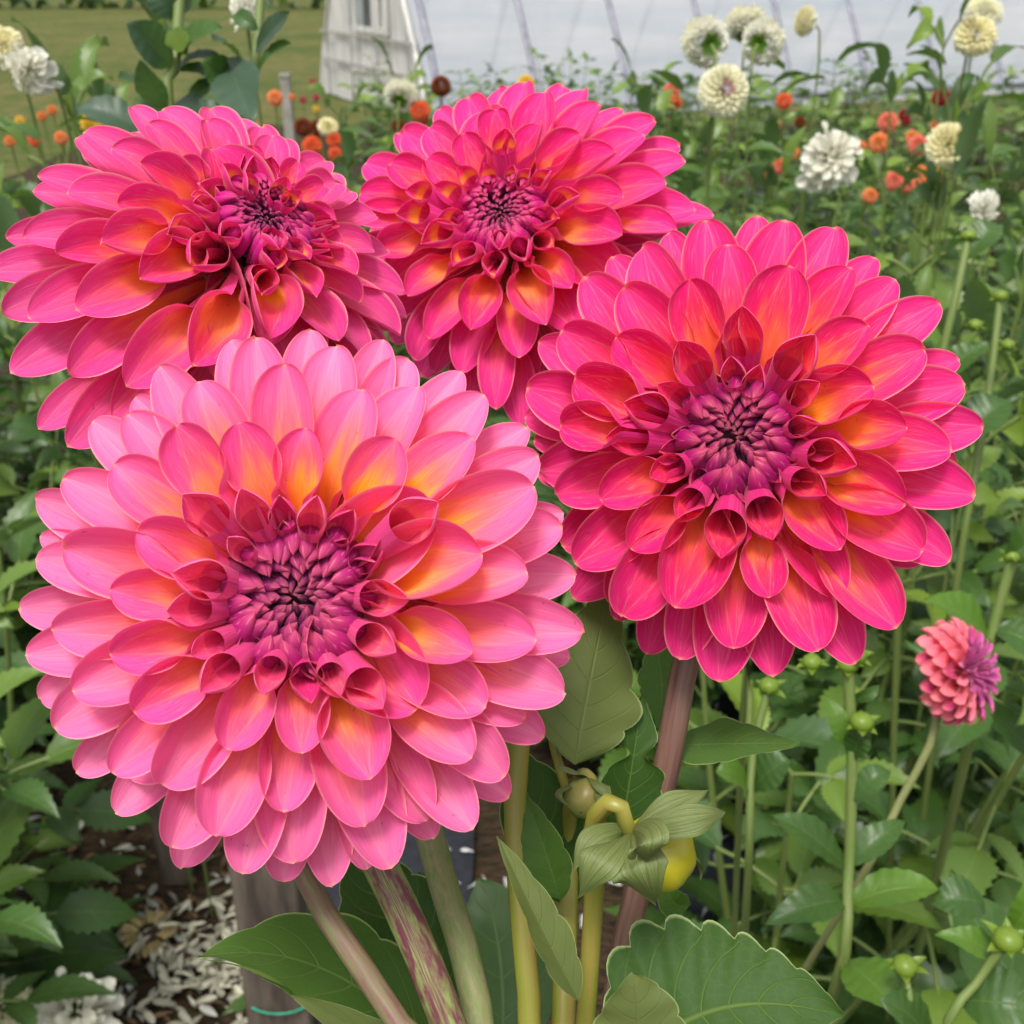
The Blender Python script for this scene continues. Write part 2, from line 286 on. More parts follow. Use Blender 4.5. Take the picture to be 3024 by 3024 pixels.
def petal_colour(p, layer, seed, yf=1.0):
    r = np.random.default_rng(seed); k = {1: -.1, 2: .0, 3: .3, 4: .6, 5: .85, 6: 1.0}[layer] + r.uniform(-.12, .12)
    yl = {1: .1, 2: .38, 3: .50, 4: .42, 5: .28, 6: .15}[layer] * r.uniform(.7, 1.15) * (.75 + .25 * yf); ys = {1: .1, 2: .34, 3: .66, 4: .72, 5: .55, 6: .3}[layer] * r.uniform(.55, 1.0) * yf
    off = r.uniform(-.1, .1)
    def f(U, V):
        au = np.abs(U - off); bnd = .52 - .42 * V                                            # the two ribs: a warm middle panel, pink flanks
        mid = mixv(np.tile(p['hot'], U.shape + (1,)), p['mid'] if k < .5 else p['pale'], np.full(U.shape, np.clip(k * (1.6 if k < .5 else 1), 0, 1)))
        body = mixv(mid, p['pale'], .45 * sm(.45, 1.0, V) * np.clip(k + .3, 0, 1))
        fl = mixv(np.tile(p['fl'], U.shape + (1,)), p['pale'], np.full(U.shape, np.clip(k - .15, 0, 1) * .75))
        panel = 1 - sm(bnd - .05, bnd + .12, au)
        c = mixv(body, fl, (1 - panel) * .75)
        o = (1 - sm(yl * .8, yl + .55, V)) * (.35 + .65 * panel) * np.clip(.12 + ys, 0, 1)
        y = (1 - sm(yl * .25, yl * 1.15, V + .09 * np.sin(U * 14 + seed) + .07 * np.sin(U * 31 + seed * 3))) * (.12 + .88 * panel) * ys
        c = mixv(c, p['org'], np.clip(o, 0, 1) * (.9 if p is PAL['A'] else .62)); c = mixv(c, p['yel'], np.clip(y, 0, 1))
        c = mixv(c, p['fl'], .45 * sm(.62, .92, np.abs(U)))
        c = mixv(c, lin(250, 190, 130), .7 * sm(.965, 1.0, V) * (1 - sm(.5, 1, au) * .3))     # cream point at the tip
        if layer == 2: c = mixv(mixv(c, p['mid'], np.full(U.shape, .45)), p['mag'] * .5 + p['hot'] * .5, (1 - sm(.0, .12, V)) * .7)
        if layer == 2 and (p is PAL['C'] or p is PAL['D']): c = mixv(c, p['yel'], .75 * sm(.02, .12, V) * (1 - sm(.25, .6, V)) * (1 - sm(.35, .8, np.abs(U))))
        return c
    return f
# ---- petal tips of the four big dahlias: row -> (x, y, half width), in the frame of each crop
TA = {2:[(580,602,72),(762,583,58),(548,850,70),(525,972,60),(1392,625,75),(1293,935,62),(1255,1100,55),(1216,1285,66),(1080,1248,48),(830,1238,52),(635,1228,62),(603,1113,46),(1005,605,50),(720,735,40)],
 3:[(432,710,90),(345,905,80),(349,1106,80),(424,1290,88),(720,1408,82),(956,1422,82),(1175,1505,106),(1497,1106,84),(965,388,76),(1255,424,92),(760,374,88),(560,382,92),(1531,790,116)],
 4:[(360,504,92),(202,765,108),(160,1030,92),(228,1226,98),(357,1482,82),(515,1522,98),(685,1688,102),(895,1605,92),(1158,1655,108),(1495,1436,98),(1537,1276,102),(1703,1062,94),(1672,850,98),(1693,576,112),(1500,424,94),(1150,267,96),(905,190,96),(625,240,94)],
 5:[(1325,254,88),(405,350,88),(204,550,88),(112,806,88),(82,1110,90),(167,1342,98),(545,1720,98),(930,1778,114),(1235,1785,112),(1355,1640,96),(1602,1497,92),(1668,1312,88),(1797,1232,92),(1847,1040,92),(1785,702,94),(1705,480,90),(1535,285,88),(1065,125,92),(815,107,98),(510,195,92),(770,1802,88),(1497,1662,92)],
 6:[(1295,165,86),(290,366,78),(110,612,78),(65,960,84),(118,1250,64),(240,1482,66),(365,1612,78),(575,1792,78),(900,1830,72),(1050,1838,84),(1165,1790,60),(1370,1690,66),(1612,1562,76),(1725,1372,76),(1806,1120,60),(1825,858,86),(1788,660,74),(1672,386,78),(1462,215,74),(1215,112,78),(985,77,84),(735,112,82),(430,292,60),(122,735,50)]}
TB = {2:[(562,680,52),(432,748,76),(369,880,68),(527,1028,58),(634,1196,60),(797,1336,82),(995,1266,74),(1165,672,54),(1165,825,44),(1196,1095,62),(945,606,48),(835,570,50),(1150,490,82),(880,384,78),(640,510,76),(1305,980,78)],
 3:[(402,500,92),(680,280,96),(1055,232,118),(1350,452,94),(1372,686,102),(1497,842,92),(1490,1130,108),(1245,1300,98),(980,1478,82),(625,1516,128),(460,1297,88),(344,1112,88),(195,828,88),(250,650,98)],
 4:[(822,152,98),(435,308,112),(200,478,98),(1285,237,94),(1561,545,108),(1665,922,112),(1560,1305,112),(1245,1482,110),(1160,1676,118),(845,1670,116),(425,1550,110),(250,1350,108),(180,1090,94),(1455,1592,116)],
 5:[(1040,62,122),(500,155,114),(285,272,104),(72,690,106),(1452,285,96),(1712,680,116),(1744,1095,112),(1660,1340,94),(1300,1722,104),(995,1775,114),(790,1795,114),(640,1702,98),(740,57,112),(1225,92,102),(1622,372,98),(1776,838,98)],
 6:[(935,45,88),(1375,205,76),(605,112,76),(390,200,86),(115,520,92),(60,800,80),(112,1015,104),(1690,590,76),(242,1480,96),(400,1560,70),(215,1300,86),(520,1690,86),(100,890,70)]}
TC = {2:[(795,287,60),(450,562,58),(565,470,50),(690,452,42),(320,582,60),(268,700,72),(462,732,56),(835,460,34),(908,480,38),(1012,488,44),(1145,605,62),(1045,715,58),(545,945,62),(735,1005,62),(392,830,72),(890,920,60),(1020,850,50),(765,865,50)],
 3:[(745,195,76),(590,318,76),(415,432,76),(965,265,76),(1152,312,82),(1322,400,104),(1357,620,92),(243,457,82),(178,862,78),(327,1082,80),(625,1246,96),(985,1222,106),(1110,1050,86),(1350,800,110)],
 4:[(430,285,86),(985,120,106),(1240,170,102),(1455,315,112),(1562,548,112),(100,600,88),(430,1290,88),(860,1382,96),(88,712,72),(1610,770,80)],
 5:[(315,308,84),(620,145,92),(885,68,102),(1168,97,102),(1505,250,104),(1650,450,104),(1700,680,112),(125,455,92),(590,1455,102),(360,1392,92),(748,1626,86),(60,900,80),(1130,1300,90)],
 6:[(285,312,70),(480,195,62),(760,90,78),(1068,85,92),(1345,195,92),(1625,365,92),(1788,695,92),(450,1450,82),(920,1500,80),(620,1570,86),(860,1700,86),(150,1150,90)]}
TD = {2:[(975,420,54),(1075,455,40),(840,596,52),(1262,480,48),(735,725,76),(835,560,40),(835,870,96),(965,740,56),(1325,545,40),(1225,795,60),(1360,840,56),(1215,880,60),(1150,1000,70)],
 3:[(614,410,90),(790,398,52),(1110,342,50),(1310,412,52),(512,590,88),(442,775,112),(615,930,112),(850,1310,128),(1180,1185,112),(1390,1010,70),(1505,790,60),(1475,665,56),(1570,900,78),(1425,520,56)],
 4:[(648,240,92),(905,235,78),(487,348,84),(292,552,96),(237,812,104),(335,1065,122),(550,1402,132),(1580,1030,84),(1645,795,74),(1480,500,80),(1195,300,80),(1490,1200,110)],
 5:[(365,285,92),(163,475,98),(920,178,98),(1150,265,88),(97,740,102),(122,1105,112),(295,1347,112),(1425,410,84),(1540,540,70),(1650,640,70),(1768,985,88),(1755,1175,104),(1240,312,90),(710,175,94),(1620,1290,90)],
 6:[(330,310,88),(577,172,62),(20,740,92),(5,1075,112),(45,1345,112),(168,1590,82),(300,1665,122),(500,1560,112),(-60,900,90),(140,540,80),(1700,800,70),(1790,1090,80)]}
FL = dict(A=(TA,(0,900,.9317),(940,930),.317,.0815), B=(TB,(1500,600,.7888),(855,875),.385,.080), C=(TC,(1000,200,.6211),(775,690),.470,.080), D=(TD,(0,200,.6729),(1165,660),.400,.081))
# ------------------------------------------------------------------ the setting: lawn, soil, weed cloth
def sheet(name, x0, x1, y0, y1, z, m, nx=2, ny=2, amp=0., seed=0):
    X, Y = np.meshgrid(np.linspace(x0, x1, nx), np.linspace(y0, y1, ny)); Z = np.full(X.shape, z)
    if amp:
        r = np.random.default_rng(seed); 
        for k in range(14):
            a, b, c = r.normal(0, 3.5, 3); Z = Z + amp * .3 * np.sin(a * X + b * Y + c)
        Z = np.maximum(Z, z - amp)
    mb = MB(); mb.grid(np.stack([X, Y, Z], -1)); return tag(mb.obj(name, m), kind='structure')
def lawn_mat():
    m, t, N = mat('lawn'); L = t.links.new; tc = N('TexCoord')
    a = N('TexNoise'); L(tc.outputs['Object'], a.inputs['Vector']); setin(a, Scale=.28, Detail=5.0)
    b = N('TexNoise'); mp = N('Mapping'); mp.inputs['Scale'].default_value = (1, 2.4, 1); L(tc.outputs['Object'], mp.inputs[0]); L(mp.outputs[0], b.inputs['Vector']); setin(b, Scale=2.2, Detail=8.0, Roughness=.7)
    c = N('TexNoise'); L(tc.outputs['Object'], c.inputs['Vector']); setin(c, Scale=22., Detail=6.0)
    r1 = N('MapRange'); L(b.outputs[0], r1.inputs[0]); r1.inputs[1].default_value = .42; r1.inputs[2].default_value = .62
    col = mixc(t, r1.outputs[0], (.045, .080, .014), (.17, .125, .055))
    r2 = N('MapRange'); L(a.outputs[0], r2.inputs[0]); r2.inputs[1].default_value = .45; r2.inputs[2].default_value = .65
    col = mixc(t, math_(t, 'MULTIPLY', r2.outputs[0], .6), col, (.035, .07, .010)); col = mixc(t, .5, col, mixc(t, c.outputs[0], (.4, .4, .4), (1.5, 1.5, 1.5)), 'MULTIPLY')
    p = N('BsdfPrincipled'); L(col, p.inputs[0]); setin(p, Roughness=.95); p.inputs['Specular IOR Level'].default_value = .1
    bp = N('Bump'); setin(bp, Strength=.8, Distance=.05); L(c.outputs[0], bp.inputs['Height']); L(bp.outputs[0], p.inputs['Normal'])
    o = N('OutputMaterial'); L(p.outputs[0], o.inputs[0]); return m
def soil_mat():
    m, t, N = mat('soil_litter'); L = t.links.new; tc = N('TexCoord')
    a = N('TexNoise'); L(tc.outputs['Object'], a.inputs['Vector']); setin(a, Scale=3., Detail=6.0)
    v = N('TexVoronoi'); mp = N('Mapping'); mp.inputs['Scale'].default_value = (1, 2.6, 1); mp.inputs['Rotation'].default_value = (0, 0, .5); L(tc.outputs['Object'], mp.inputs[0]); L(mp.outputs[0], v.inputs['Vector']); setin(v, Scale=38.)
    r = N('ValToRGB'); L(v.outputs['Color'], r.inputs[0]); e = r.color_ramp.elements
    e[0].position = 0; e[0].color = (.012, .009, .006, 1); e[1].position = 1; e[1].color = (.05, .045, .012, 1)
    for ps, cl in ((.3, (.035, .018, .010, 1)), (.55, (.07, .036, .02, 1)), (.8, (.022, .014, .010, 1))): q = e.new(ps); q.color = cl
    col = mixc(t, math_(t, 'MULTIPLY', a.outputs[0], .6), r.outputs[0], (.015, .02, .006))
    p = N('BsdfPrincipled'); L(col, p.inputs[0]); setin(p, Roughness=.9); p.inputs['Specular IOR Level'].default_value = .2
    bp = N('Bump'); setin(bp, Strength=1., Distance=.012); L(math_(t, 'ADD', v.outputs['Distance'], a.outputs[0]), bp.inputs['Height']); L(bp.outputs[0], p.inputs['Normal'])
    o = N('OutputMaterial'); L(p.outputs[0], o.inputs[0]); return m
M_cloth = plain('woven_weed_cloth', (.012, .013, .018), (.022, .024, .032), 40., .5, .4, bump=.3, bdist=.004)
sheet('lawn', -120, 140, -3, 200, 0.0, lawn_mat())
sheet('flower_bed_soil', -4.6, 16, -1.5, 14.2, 0.02, soil_mat(), 90, 90, .02, 3)
for k, (x0, x1) in enumerate(((-.42, -.08), (.28, 1.25), (1.9, 2.9))):
    sheet('weed_cloth', x0, x1, .3, 9.5, .05, M_cloth, 8, 40, .006, k)
# hedge far behind the lawn
hd = MB(); r = np.random.default_rng(4)
for k in range(2600):
    c = np.array([r.uniform(-60, 30), 62 + r.uniform(-2, 2), abs(r.normal(1.6, 1.4))]); s_ = r.uniform(.2, .5); d1 = unit(r.normal(size=3)); d2 = unit(np.cross(d1, r.normal(size=3)))
    hd.grid(np.stack([np.stack([c - d1 * s_ - d2 * s_ * .5, c - d1 * s_ + d2 * s_ * .5]), np.stack([c + d1 * s_ * .6 - d2 * s_ * .5, c + d1 * s_ + d2 * s_ * .5])]))
tag(hd.obj('hedge', M_leaf_dark, origin=(0, 62, 0)), 'dark hedge line far behind the lawn at the top left', 'hedge')

# ------------------------------------------------------------------ plastic greenhouse
def greenhouse():
    th = R_(25); ax = np.array([math.cos(th), math.sin(th), 0]); wd = np.array([-math.sin(th), math.cos(th), 0]); up = np.array([0, 0, 1.])
    c0 = np.array([-.98, 14.3, 0]); W, H, LEN = 4.6, 2.7, 17.0
    root = thing('greenhouse', c0, 'long hoop greenhouse of milky plastic with a boarded white end wall', 'greenhouse'); lc = Local(root)
    def prof(t, off=0.):       # t 0..1 round the hoop; gothic curve
        s = 1 - 2 * t; z = (H + off) * (1 - abs(s) ** 1.65) ** .93; x = W / 2 - s * (W / 2 + off); return x, z
    T = np.linspace(0.0, 1, 49)
    def pt(a, t, off=0.): x, z = prof(t, off); return c0 + ax * a + wd * x + up * z
    r = np.random.default_rng(2); na = 120
    P = np.zeros((49, na, 3))
    for j in range(na):
        a = LEN * j / (na - 1)
        for i, t in enumerate(T): P[i, j] = pt(a, t, .045 - .02 * abs(math.sin(math.pi * a / 1.33)) + .006 * math.sin(a * 7 + t * 30) + .005 * math.sin(a * 23 + t * 11))
    mb = MB(); mb.grid(P)
    m, t_, N = mat('milky_plastic'); L = t_.links.new; tc = N('TexCoord'); n = N('TexNoise'); mp = N('Mapping'); mp.inputs['Scale'].default_value = (.25, .25, 2.2); L(tc.outputs['Object'], mp.inputs[0]); L(mp.outputs[0], n.inputs['Vector']); setin(n, Scale=1.6, Detail=5.)
    n2 = N('TexNoise'); mp2 = N('Mapping'); mp2.inputs['Scale'].default_value = (3, 3, .6); L(tc.outputs['Object'], mp2.inputs[0]); L(mp2.outputs[0], n2.inputs['Vector']); setin(n2, Scale=2., Detail=5.)
    mr = N('MapRange'); L(n.outputs[0], mr.inputs[0]); mr.inputs[1].default_value = .35; mr.inputs[2].default_value = .65
    col = mixc(t_, mr.outputs[0], (.55, .60, .67), (.70, .71, .75)); p = N('BsdfPrincipled'); L(col, p.inputs[0]); setin(p, Roughness=.33); p.inputs['Specular IOR Level'].default_value = .5
    bp = N('Bump'); setin(bp, Strength=.6, Distance=.03); L(n2.outputs[0], bp.inputs['Height']); L(bp.outputs[0], p.inputs['Normal'])
    tr = N('BsdfTranslucent'); L(col, tr.inputs[0]); tp = N('BsdfTransparent'); m1 = N('MixShader'); m1.inputs[0].default_value = .45; m2 = N('MixShader'); m2.inputs[0].default_value = .24
    L(p.outputs[0], m1.inputs[1]); L(tr.outputs[0], m1.inputs[2]); L(m1.outputs[0], m2.inputs[1]); L(tp.outputs[0], m2.inputs[2]); o = N('OutputMaterial'); L(m2.outputs[0], o.inputs[0])
    lc.add(mb, 'plastic_cover', m)
    Mr = plain('galvanised_hoop', (.13, .13, .17), (.24, .24, .29), 9., .45, .5)
    for k in range(13):
        rb = MB(); rb.tube([pt(.15 + 1.33 * k, t, .030) for t in T[::2]], .045, 12); lc.add(rb, 'hoop', Mr)
    pl = MB()
    for z0 in (.28,):
        t0 = .012; pl.tube([pt(a, t0, .06) for a in np.linspace(0, LEN, 12)], .03, 6)
    lc.add(pl, 'base_rail', Mr)
    # end wall: weathered white boards that follow the hoop outline
    Mw = plain('weathered_white_board', (.40, .39, .36), (.62, .61, .58), 5., .7, .3, (2, 2, .25), bump=.3, bdist=.01)
    Md = plain('dark_window_opening', (.05, .055, .06), (.10, .11, .12), 6., .3, .5)
    x = .04; k = 0
    while x < W - .05:
        wb = .5 + .2 * r.random(); x1 = min(x + wb, W - .03)
        zt = lambda q: prof_z(q)
        def prof_z(q): s = 1 - 2 * q / W; return H * max(0, 1 - abs(s) ** 1.65) ** .93
        off = -.02 - .035 * (k % 2) ; zs = 0.02; cut = None
        if 1.3 < x < 2.6: cut = (1.02, 2.0)
        segs = [(zs, None)] if cut is None else [(zs, cut[0] - .0), (cut[1], None)]
        for za, zb in segs:
            b = MB()
            q = [(x + .012, x1 - .012)]
            for xa, xb in q:
                ta, tb = (prof_z(xa), prof_z(xb)) if zb is None else (zb, zb)
                v = [c0 + wd * a_ + up * z_ + ax * o_ for o_ in (off, off - .022) for a_, z_ in ((xa, za), (xb, za), (xb, max(tb, za + .01)), (xa, max(ta, za + .01)))]
                b.v.append(np.array(v)); b.uv.append(np.zeros((8, 2))); b.c.append(np.ones((8, 3)) * .5); b.f.append(np.array([[0, 1, 2, 3], [7, 6, 5, 4], [0, 4, 5, 1], [1, 5, 6, 2], [2, 6, 7, 3], [3, 7, 4, 0]]) + b.n); b.n += 8
            lc.add(b, 'wall_board', Mw, smooth=False)
        x = x1; k += 1
    Mx = np.stack([wd, ax, up], 1)
    wn = MB(); wn.box(c0 + wd * 1.95 + up * 1.5 + ax * .05, (1.32, .02, .98), Mx); wo = lc.add(wn, 'window', Md, smooth=False)
    fr = MB()
    for cx, cz, sx, sz in ((1.95, 1.0, 1.42, .07), (1.95, 2.02, 1.42, .07), (1.27, 1.51, .07, .95), (2.63, 1.51, .07, .95), (1.72, 1.51, .26, .95)):
        fr.box(c0 + wd * cx + up * cz - ax * .085, (sx, .03, sz), Mx)
    lc.add(fr, 'window_frame', Mw, wo, False)
    bt = MB()
    for cz in (.62, 1.0):
        bt.box(c0 + wd * (W / 2) + up * (cz - .09) - ax * .105, (W * .86, .02, .035), Mx)
    lc.add(bt, 'cross_batten', plain('grey_batten', (.25, .24, .22), (.4, .38, .35), 8., .8, .2), smooth=False)
    fh = MB(); fh.tube([pt(-.05, t, .03) for t in T[::2]], .035, 8); lc.add(fh, 'end_hoop', Mw)
greenhouse()

# ------------------------------------------------------------------ leaves and leafy plants
def leaflet(mb, b, t, hw, nrm, fold=.35, droop=.15, nv=9, col=None, teeth=0.10, r=None, nu=5, curl=0., lobes=0):
    """ovate toothed leaflet from b to t, upper face towards nrm"""
    b = np.asarray(b, float); t = np.asarray(t, float); l = np.linalg.norm(t - b); T0 = (t - b) / (l + 1e-9); nrm = unit(nrm - T0 * (nrm @ T0)); S = np.cross(T0, nrm)
    v = np.linspace(0, 1, nv); cen = b + (t - b) * v[:, None] + nrm * (droop * l * (4 * v * (1 - v)))[:, None] * .5
    W = hw * 1.12 * np.sin(np.pi * np.clip(v, 0, 1) ** .75) ** .95 * (1 - .2 * v) ; W[0] = hw * .05; W[-1] = 0
    W = W * (1 + (teeth * ((np.arange(nv) % 2) * 2 - 1) if lobes == 0 else 0))
    u = np.linspace(-1, 1, nu)
    P = cen[:, None] + S * (W[:, None] * u[None])[..., None] + nrm * (np.abs(u)[None] * W[:, None] * fold + curl * hw * (v[:, None] ** 2) * np.abs(u)[None] ** 2 * 1.5)[..., None]
    U, V = np.meshgrid(u, v)
    mb.grid(P, np.stack([U, V], -1), np.array([0., 0, 0]) if col is None else col)
def leaf_cluster(mb, st, base, dirv, L, r, col, n=3, nv=9):
    """a compound dahlia leaf: stalk with a large end leaflet and pairs of side leaflets"""
    up = np.array([0, 0, 1.]); d = unit(dirv); side = unit(np.cross(d, up))
    tipb = base + d * L * .55 - up * L * .05
    st.tube([base, (base + tipb) / 2 + up * L * .03, tipb], L * .012 + .0008, 5)
    nn = unit(np.cross(side, d) + r.normal(0, .25, 3))
    leaflet(mb, tipb - d * L * .04, tipb + unit(d - up * r.uniform(.0, .45)) * L * .66, L * r.uniform(.14, .19), nn, r.uniform(.1, .5), .25, nv, col, curl=r.uniform(-.3, .3))
    if n >= 3:
        for s_ in (-1, 1):
            p = base + (tipb - base) * r.uniform(.55, .8)
            leaflet(mb, p, p + unit(d * .7 + side * s_ - up * r.uniform(0, .5)) * L * r.uniform(.38, .52), L * r.uniform(.085, .125), nn + side * s_ * .2 + r.normal(0, .15, 3), r.uniform(.1, .5), .2, nv, col, curl=r.uniform(-.3, .3))
def plant_meshes(seed, H, spread, nst, leafL, nv=9):
    r = np.random.default_rng(seed); lf = MB(); st = MB(); up = np.array([0, 0, 1.])
    for k in range(nst):
        a = k * 2 * np.pi / nst + r.uniform(-.4, .4); lean = spread * r.uniform(.4, 1.); h = H * r.uniform(.72, 1.02)
        tip = np.array([math.cos(a) * lean, math.sin(a) * lean, h]); b0 = np.array([math.cos(a) * .04, math.sin(a) * .04, 0.])
        md = (b0 + tip) / 2 + np.array([math.cos(a), math.sin(a), 0]) * lean * .18
        pts = bez(b0, md, tip, 9); st.tube(pts, np.linspace(.009, .0035, 9), 6)
        nodes = int(h / .115)
        for j in range(1, nodes + 1):
            f = j / nodes; p = np.array([np.interp(f, np.linspace(0, 1, 9), pts[:, i]) for i in range(3)])
            az0 = (j % 2) * np.pi / 2 + r.uniform(-.4, .4)
            for s_ in (0, np.pi):
                az = az0 + s_ + r.uniform(-.35, .35); el = r.uniform(-.15, .55) + .35 * (f > .85)
                d = np.array([math.cos(az) * math.cos(el), math.sin(az) * math.cos(el), math.sin(el)])
                fresh = max(0, r.normal(.0, .22)) + (.35 if f > .9 else 0)
                leaf_cluster(lf, st, p, d, leafL * r.uniform(.75, 1.15) * (1.05 - .35 * f), r, np.array([r.uniform(0, 1.3) ** 1.2, min(fresh, .7), 0]), 3 if r.random() < .75 else 1, nv)
        # closed green buds at the shoot tip
        if r.random() < .7:
            leaflet(lf, tip, tip + up * .035, .010, np.array([1., 0, 0]), .8, .3, 6, np.array([0, .6, 0])); leaflet(lf, tip, tip + up * .032, .010, np.array([-1., .2, 0]), .8, .3, 6, np.array([0, .6, 0]))
    return lf, st
PLANTS = {}
def proto(kind, seed, *a, **k):
    lf, st = plant_meshes(seed, *a, **k); PLANTS.setdefault(kind, []).append((lf.mesh('foliage'), st.mesh('stems')))
for s_ in range(5): proto('near', 100 + s_, 1.0, .32, 6, .25, nv=19)
for s_ in range(5): proto('mid', 200 + s_, 1.0, .32, 7, .23, nv=13)
for s_ in range(4): proto('far', 300 + s_, 1.0, .34, 7, .24, nv=7)
for L_ in PLANTS.values():
    for a_, b_ in L_: a_.materials.append(M_leaf); b_.materials.append(M_stem_bg)
def put_plant(kind, x, y, h, label, group, seed, wide=1.0, matr=None):
    r = np.random.default_rng(seed); a_, b_ = PLANTS[kind][seed % len(PLANTS[kind])]
    root = thing('dahlia_plant', (x, y, .02), label, 'plant', group); root.rotation_euler = (0, 0, r.uniform(0, 6.28)); root.scale = (wide, wide, h)
    for nm, me in (('foliage', a_), ('stem', b_)):
        o = bpy.data.objects.new(nm, me); C.objects.link(o); o.parent = root
    return root
ORD = ['first', 'second', 'third', 'fourth', 'fifth', 'sixth', 'seventh', 'eighth', 'ninth', 'tenth', 'eleventh', 'twelfth', 'thirteenth', 'fourteenth', 'fifteenth', 'sixteenth']
ROWS = [  # depth, x range, spacing, height, kind, words
 (1.42, (.48, 1.25), .36, .92, 'near', 'nearest right row'),
 (1.95, (.30, 1.9), .40, 1.02, 'near', 'second row'),
 (2.55, (-1.6, 2.3), .44, 1.10, 'mid', 'third row'),
 (3.3, (-2.1, 2.6), .48, 1.10, 'mid', 'fourth row, among white flowers'),
 (4.3, (-.2, 3.1), .52, 1.05, 'mid', 'fifth row, among orange flowers'),
 (5.6, (-.4, 3.8), .58, 1.0, 'far', 'sixth row'),
 (7.2, (-.6, 4.6), .66, .95, 'far', 'seventh row'),
 (9.0, (-.8, 5.5), .75, .92, 'far', 'eighth row'),
 (11.2, (-1.2, 6.6), .9, .88, 'far', 'last row before the greenhouse')]
sd_ = 0
for Y, (xa, xb), sp, h, kind, words in ROWS:
    n_ = int((xb - xa) / sp) + 1
    for i in range(n_):
        r = np.random.default_rng(sd_ + 900); x = xa + i * sp + r.uniform(-.08, .08) * sp
        put_plant(kind, x, Y + r.uniform(-.12, .12), h * r.uniform(.86, 1.08), f'leafy green dahlia plant, {ORD[i]} from the left in the {words}', 'rows of leafy dahlia plants', sd_); sd_ += 1
for i, (x, y, h, wd_) in enumerate(((-.98, 1.45, .98, 'at the left edge under the drooping pink petals'), (-1.32, 1.95, 1.12, 'behind the left edge, beside the faded white dahlias'), (-1.05, 2.35, .95, 'in shade left of the largest dahlia'), (-1.7, 2.6, 1.05, 'farthest left, in front of the lawn'))):
    put_plant('near', x, y, h, 'dark leafy dahlia plant ' + wd_, 'leafy plants at the left edge', 700 + i)
for i, (px, py, d, k_, wd_) in enumerate(((1003, 42, 2.1, 0, 'at the right edge beneath the cream pair'), (712, 100, 2.5, 2, 'under the high white cluster'), (655, 128, 2.9, 4, 'right of the top pink bloom'), (372, 112, 2.9, 5, 'before the boarded greenhouse wall'), (60, 62, 1.9, 6, 'behind the faded white pair at the left'), (118, 92, 2.3, 7, 'behind the left pink bloom'), (1010, 250, 1.5, 8, 'close at the right edge, halfway up'))):
    p = at(px, py, d); put_plant('mid' if d > 2.2 else 'near', p[0], p[1], p[2], 'tall leafy dahlia plant ' + wd_, 'tall leafy plants', 820 + i, .62)
for i, (x, y, h, wd_) in enumerate(((-.93, 1.2, .95, 'left of the largest dahlia, nearest the camera'),)):
    put_plant('near', x, y, h, 'dark leafy dahlia plant ' + wd_, 'leafy plants at the left edge', 740 + i)
# ------------------------------------------------------------------ the four big dahlias
HL = {2: .20, 3: .12, 4: 0.0, 5: -.13, 6: -.27}
HB = {2: -.12, 3: -.20, 4: -.27, 5: -.33, 6: -.39}
CT = {2: (.62, .02), 3: (.58, .06), 4: (.60, .05), 5: (.62, .02), 6: (.62, -.05)}
TH = {2: (168, 98, 2.1), 3: (160, 84, 2.5), 4: (140, 68, 3.3), 5: (115, 57, 4.2), 6: (100, 50, 4.6)}   # rolled angle, open angle, length of the open spoon in half widths
def bud_shape(base, mid, tip, hint, hw, thick, c0, c1, nu=10, nv=9, peak=.42):
    """a closed pointed floret: flattened tube along a curved spine"""
    S = bez(base, mid, tip, nv); v = np.linspace(0, 1, nv); T = np.gradient(S, v, axis=0); T /= np.linalg.norm(T, axis=1)[:, None]
    SD = np.cross(T, hint); SD /= np.linalg.norm(SD, axis=1)[:, None] + 1e-9; NN = np.cross(SD, T)
    W = np.where(v < peak, .6 + .4 * np.sin(v / peak * np.pi / 2), (1 - np.clip((v - peak) / (1 - peak), 0, 1) ** 1.9) ** .72) * hw
    a = np.linspace(0, 2 * np.pi, nu, endpoint=False)
    P = S[:, None] + (W[:, None] * np.cos(a)[None])[..., None] * SD[:, None] + (W[:, None] * thick * np.sin(a)[None])[..., None] * NN[:, None]
    U, V = np.meshgrid(np.cos(a) * .15 + .70, v); return P, np.stack([U, V], -1), mixv(np.tile(c0, U.shape + (1,)), c1, sm(.70, 1.0, V) * .8)
def eye_florets(mb, O, n, e1, e2, R, re, h0, p, N, seed, tone=1.0):
    r = np.random.default_rng(seed)
    for k in range(N):
        q = ((k + .8) / N) ** .5; rr = re * q * (.82 + .18 * q); az = k * 2.39996 + .12 * r.normal()
        rad = e1 * math.cos(az) + e2 * math.sin(az)
        sc = math.sqrt(80 / N) * re / .25; s = R * (.014 + .041 * q) * r.uniform(.88, 1.12) * sc * (.86 if N > 100 else 1); l = R * (.05 + .16 * q) * sc ** .5
        ht = (h0 - .04 + .06 * q * q) * R; l = l * (.78 if N > 100 else 1.)
        tip = O + rad * (rr * R - l * .38) + n * (ht + .20 * l)
        mid = O + rad * (rr * R + l * .28) + n * (ht + l * .02)
        base = O + rad * (rr * R + l * .25) + n * (ht - l * .95)
        tw = np.cross(n, rad) * l * .12 * r.normal(); tip = tip + tw
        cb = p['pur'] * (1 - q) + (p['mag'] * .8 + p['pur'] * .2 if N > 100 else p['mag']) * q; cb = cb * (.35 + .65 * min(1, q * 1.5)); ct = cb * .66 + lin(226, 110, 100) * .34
        P, UV, CO_ = bud_shape(base, mid, tip, rad, s, .8, cb, ct, nu=12, nv=11); mb.grid(P, UV, CO_, close=True)
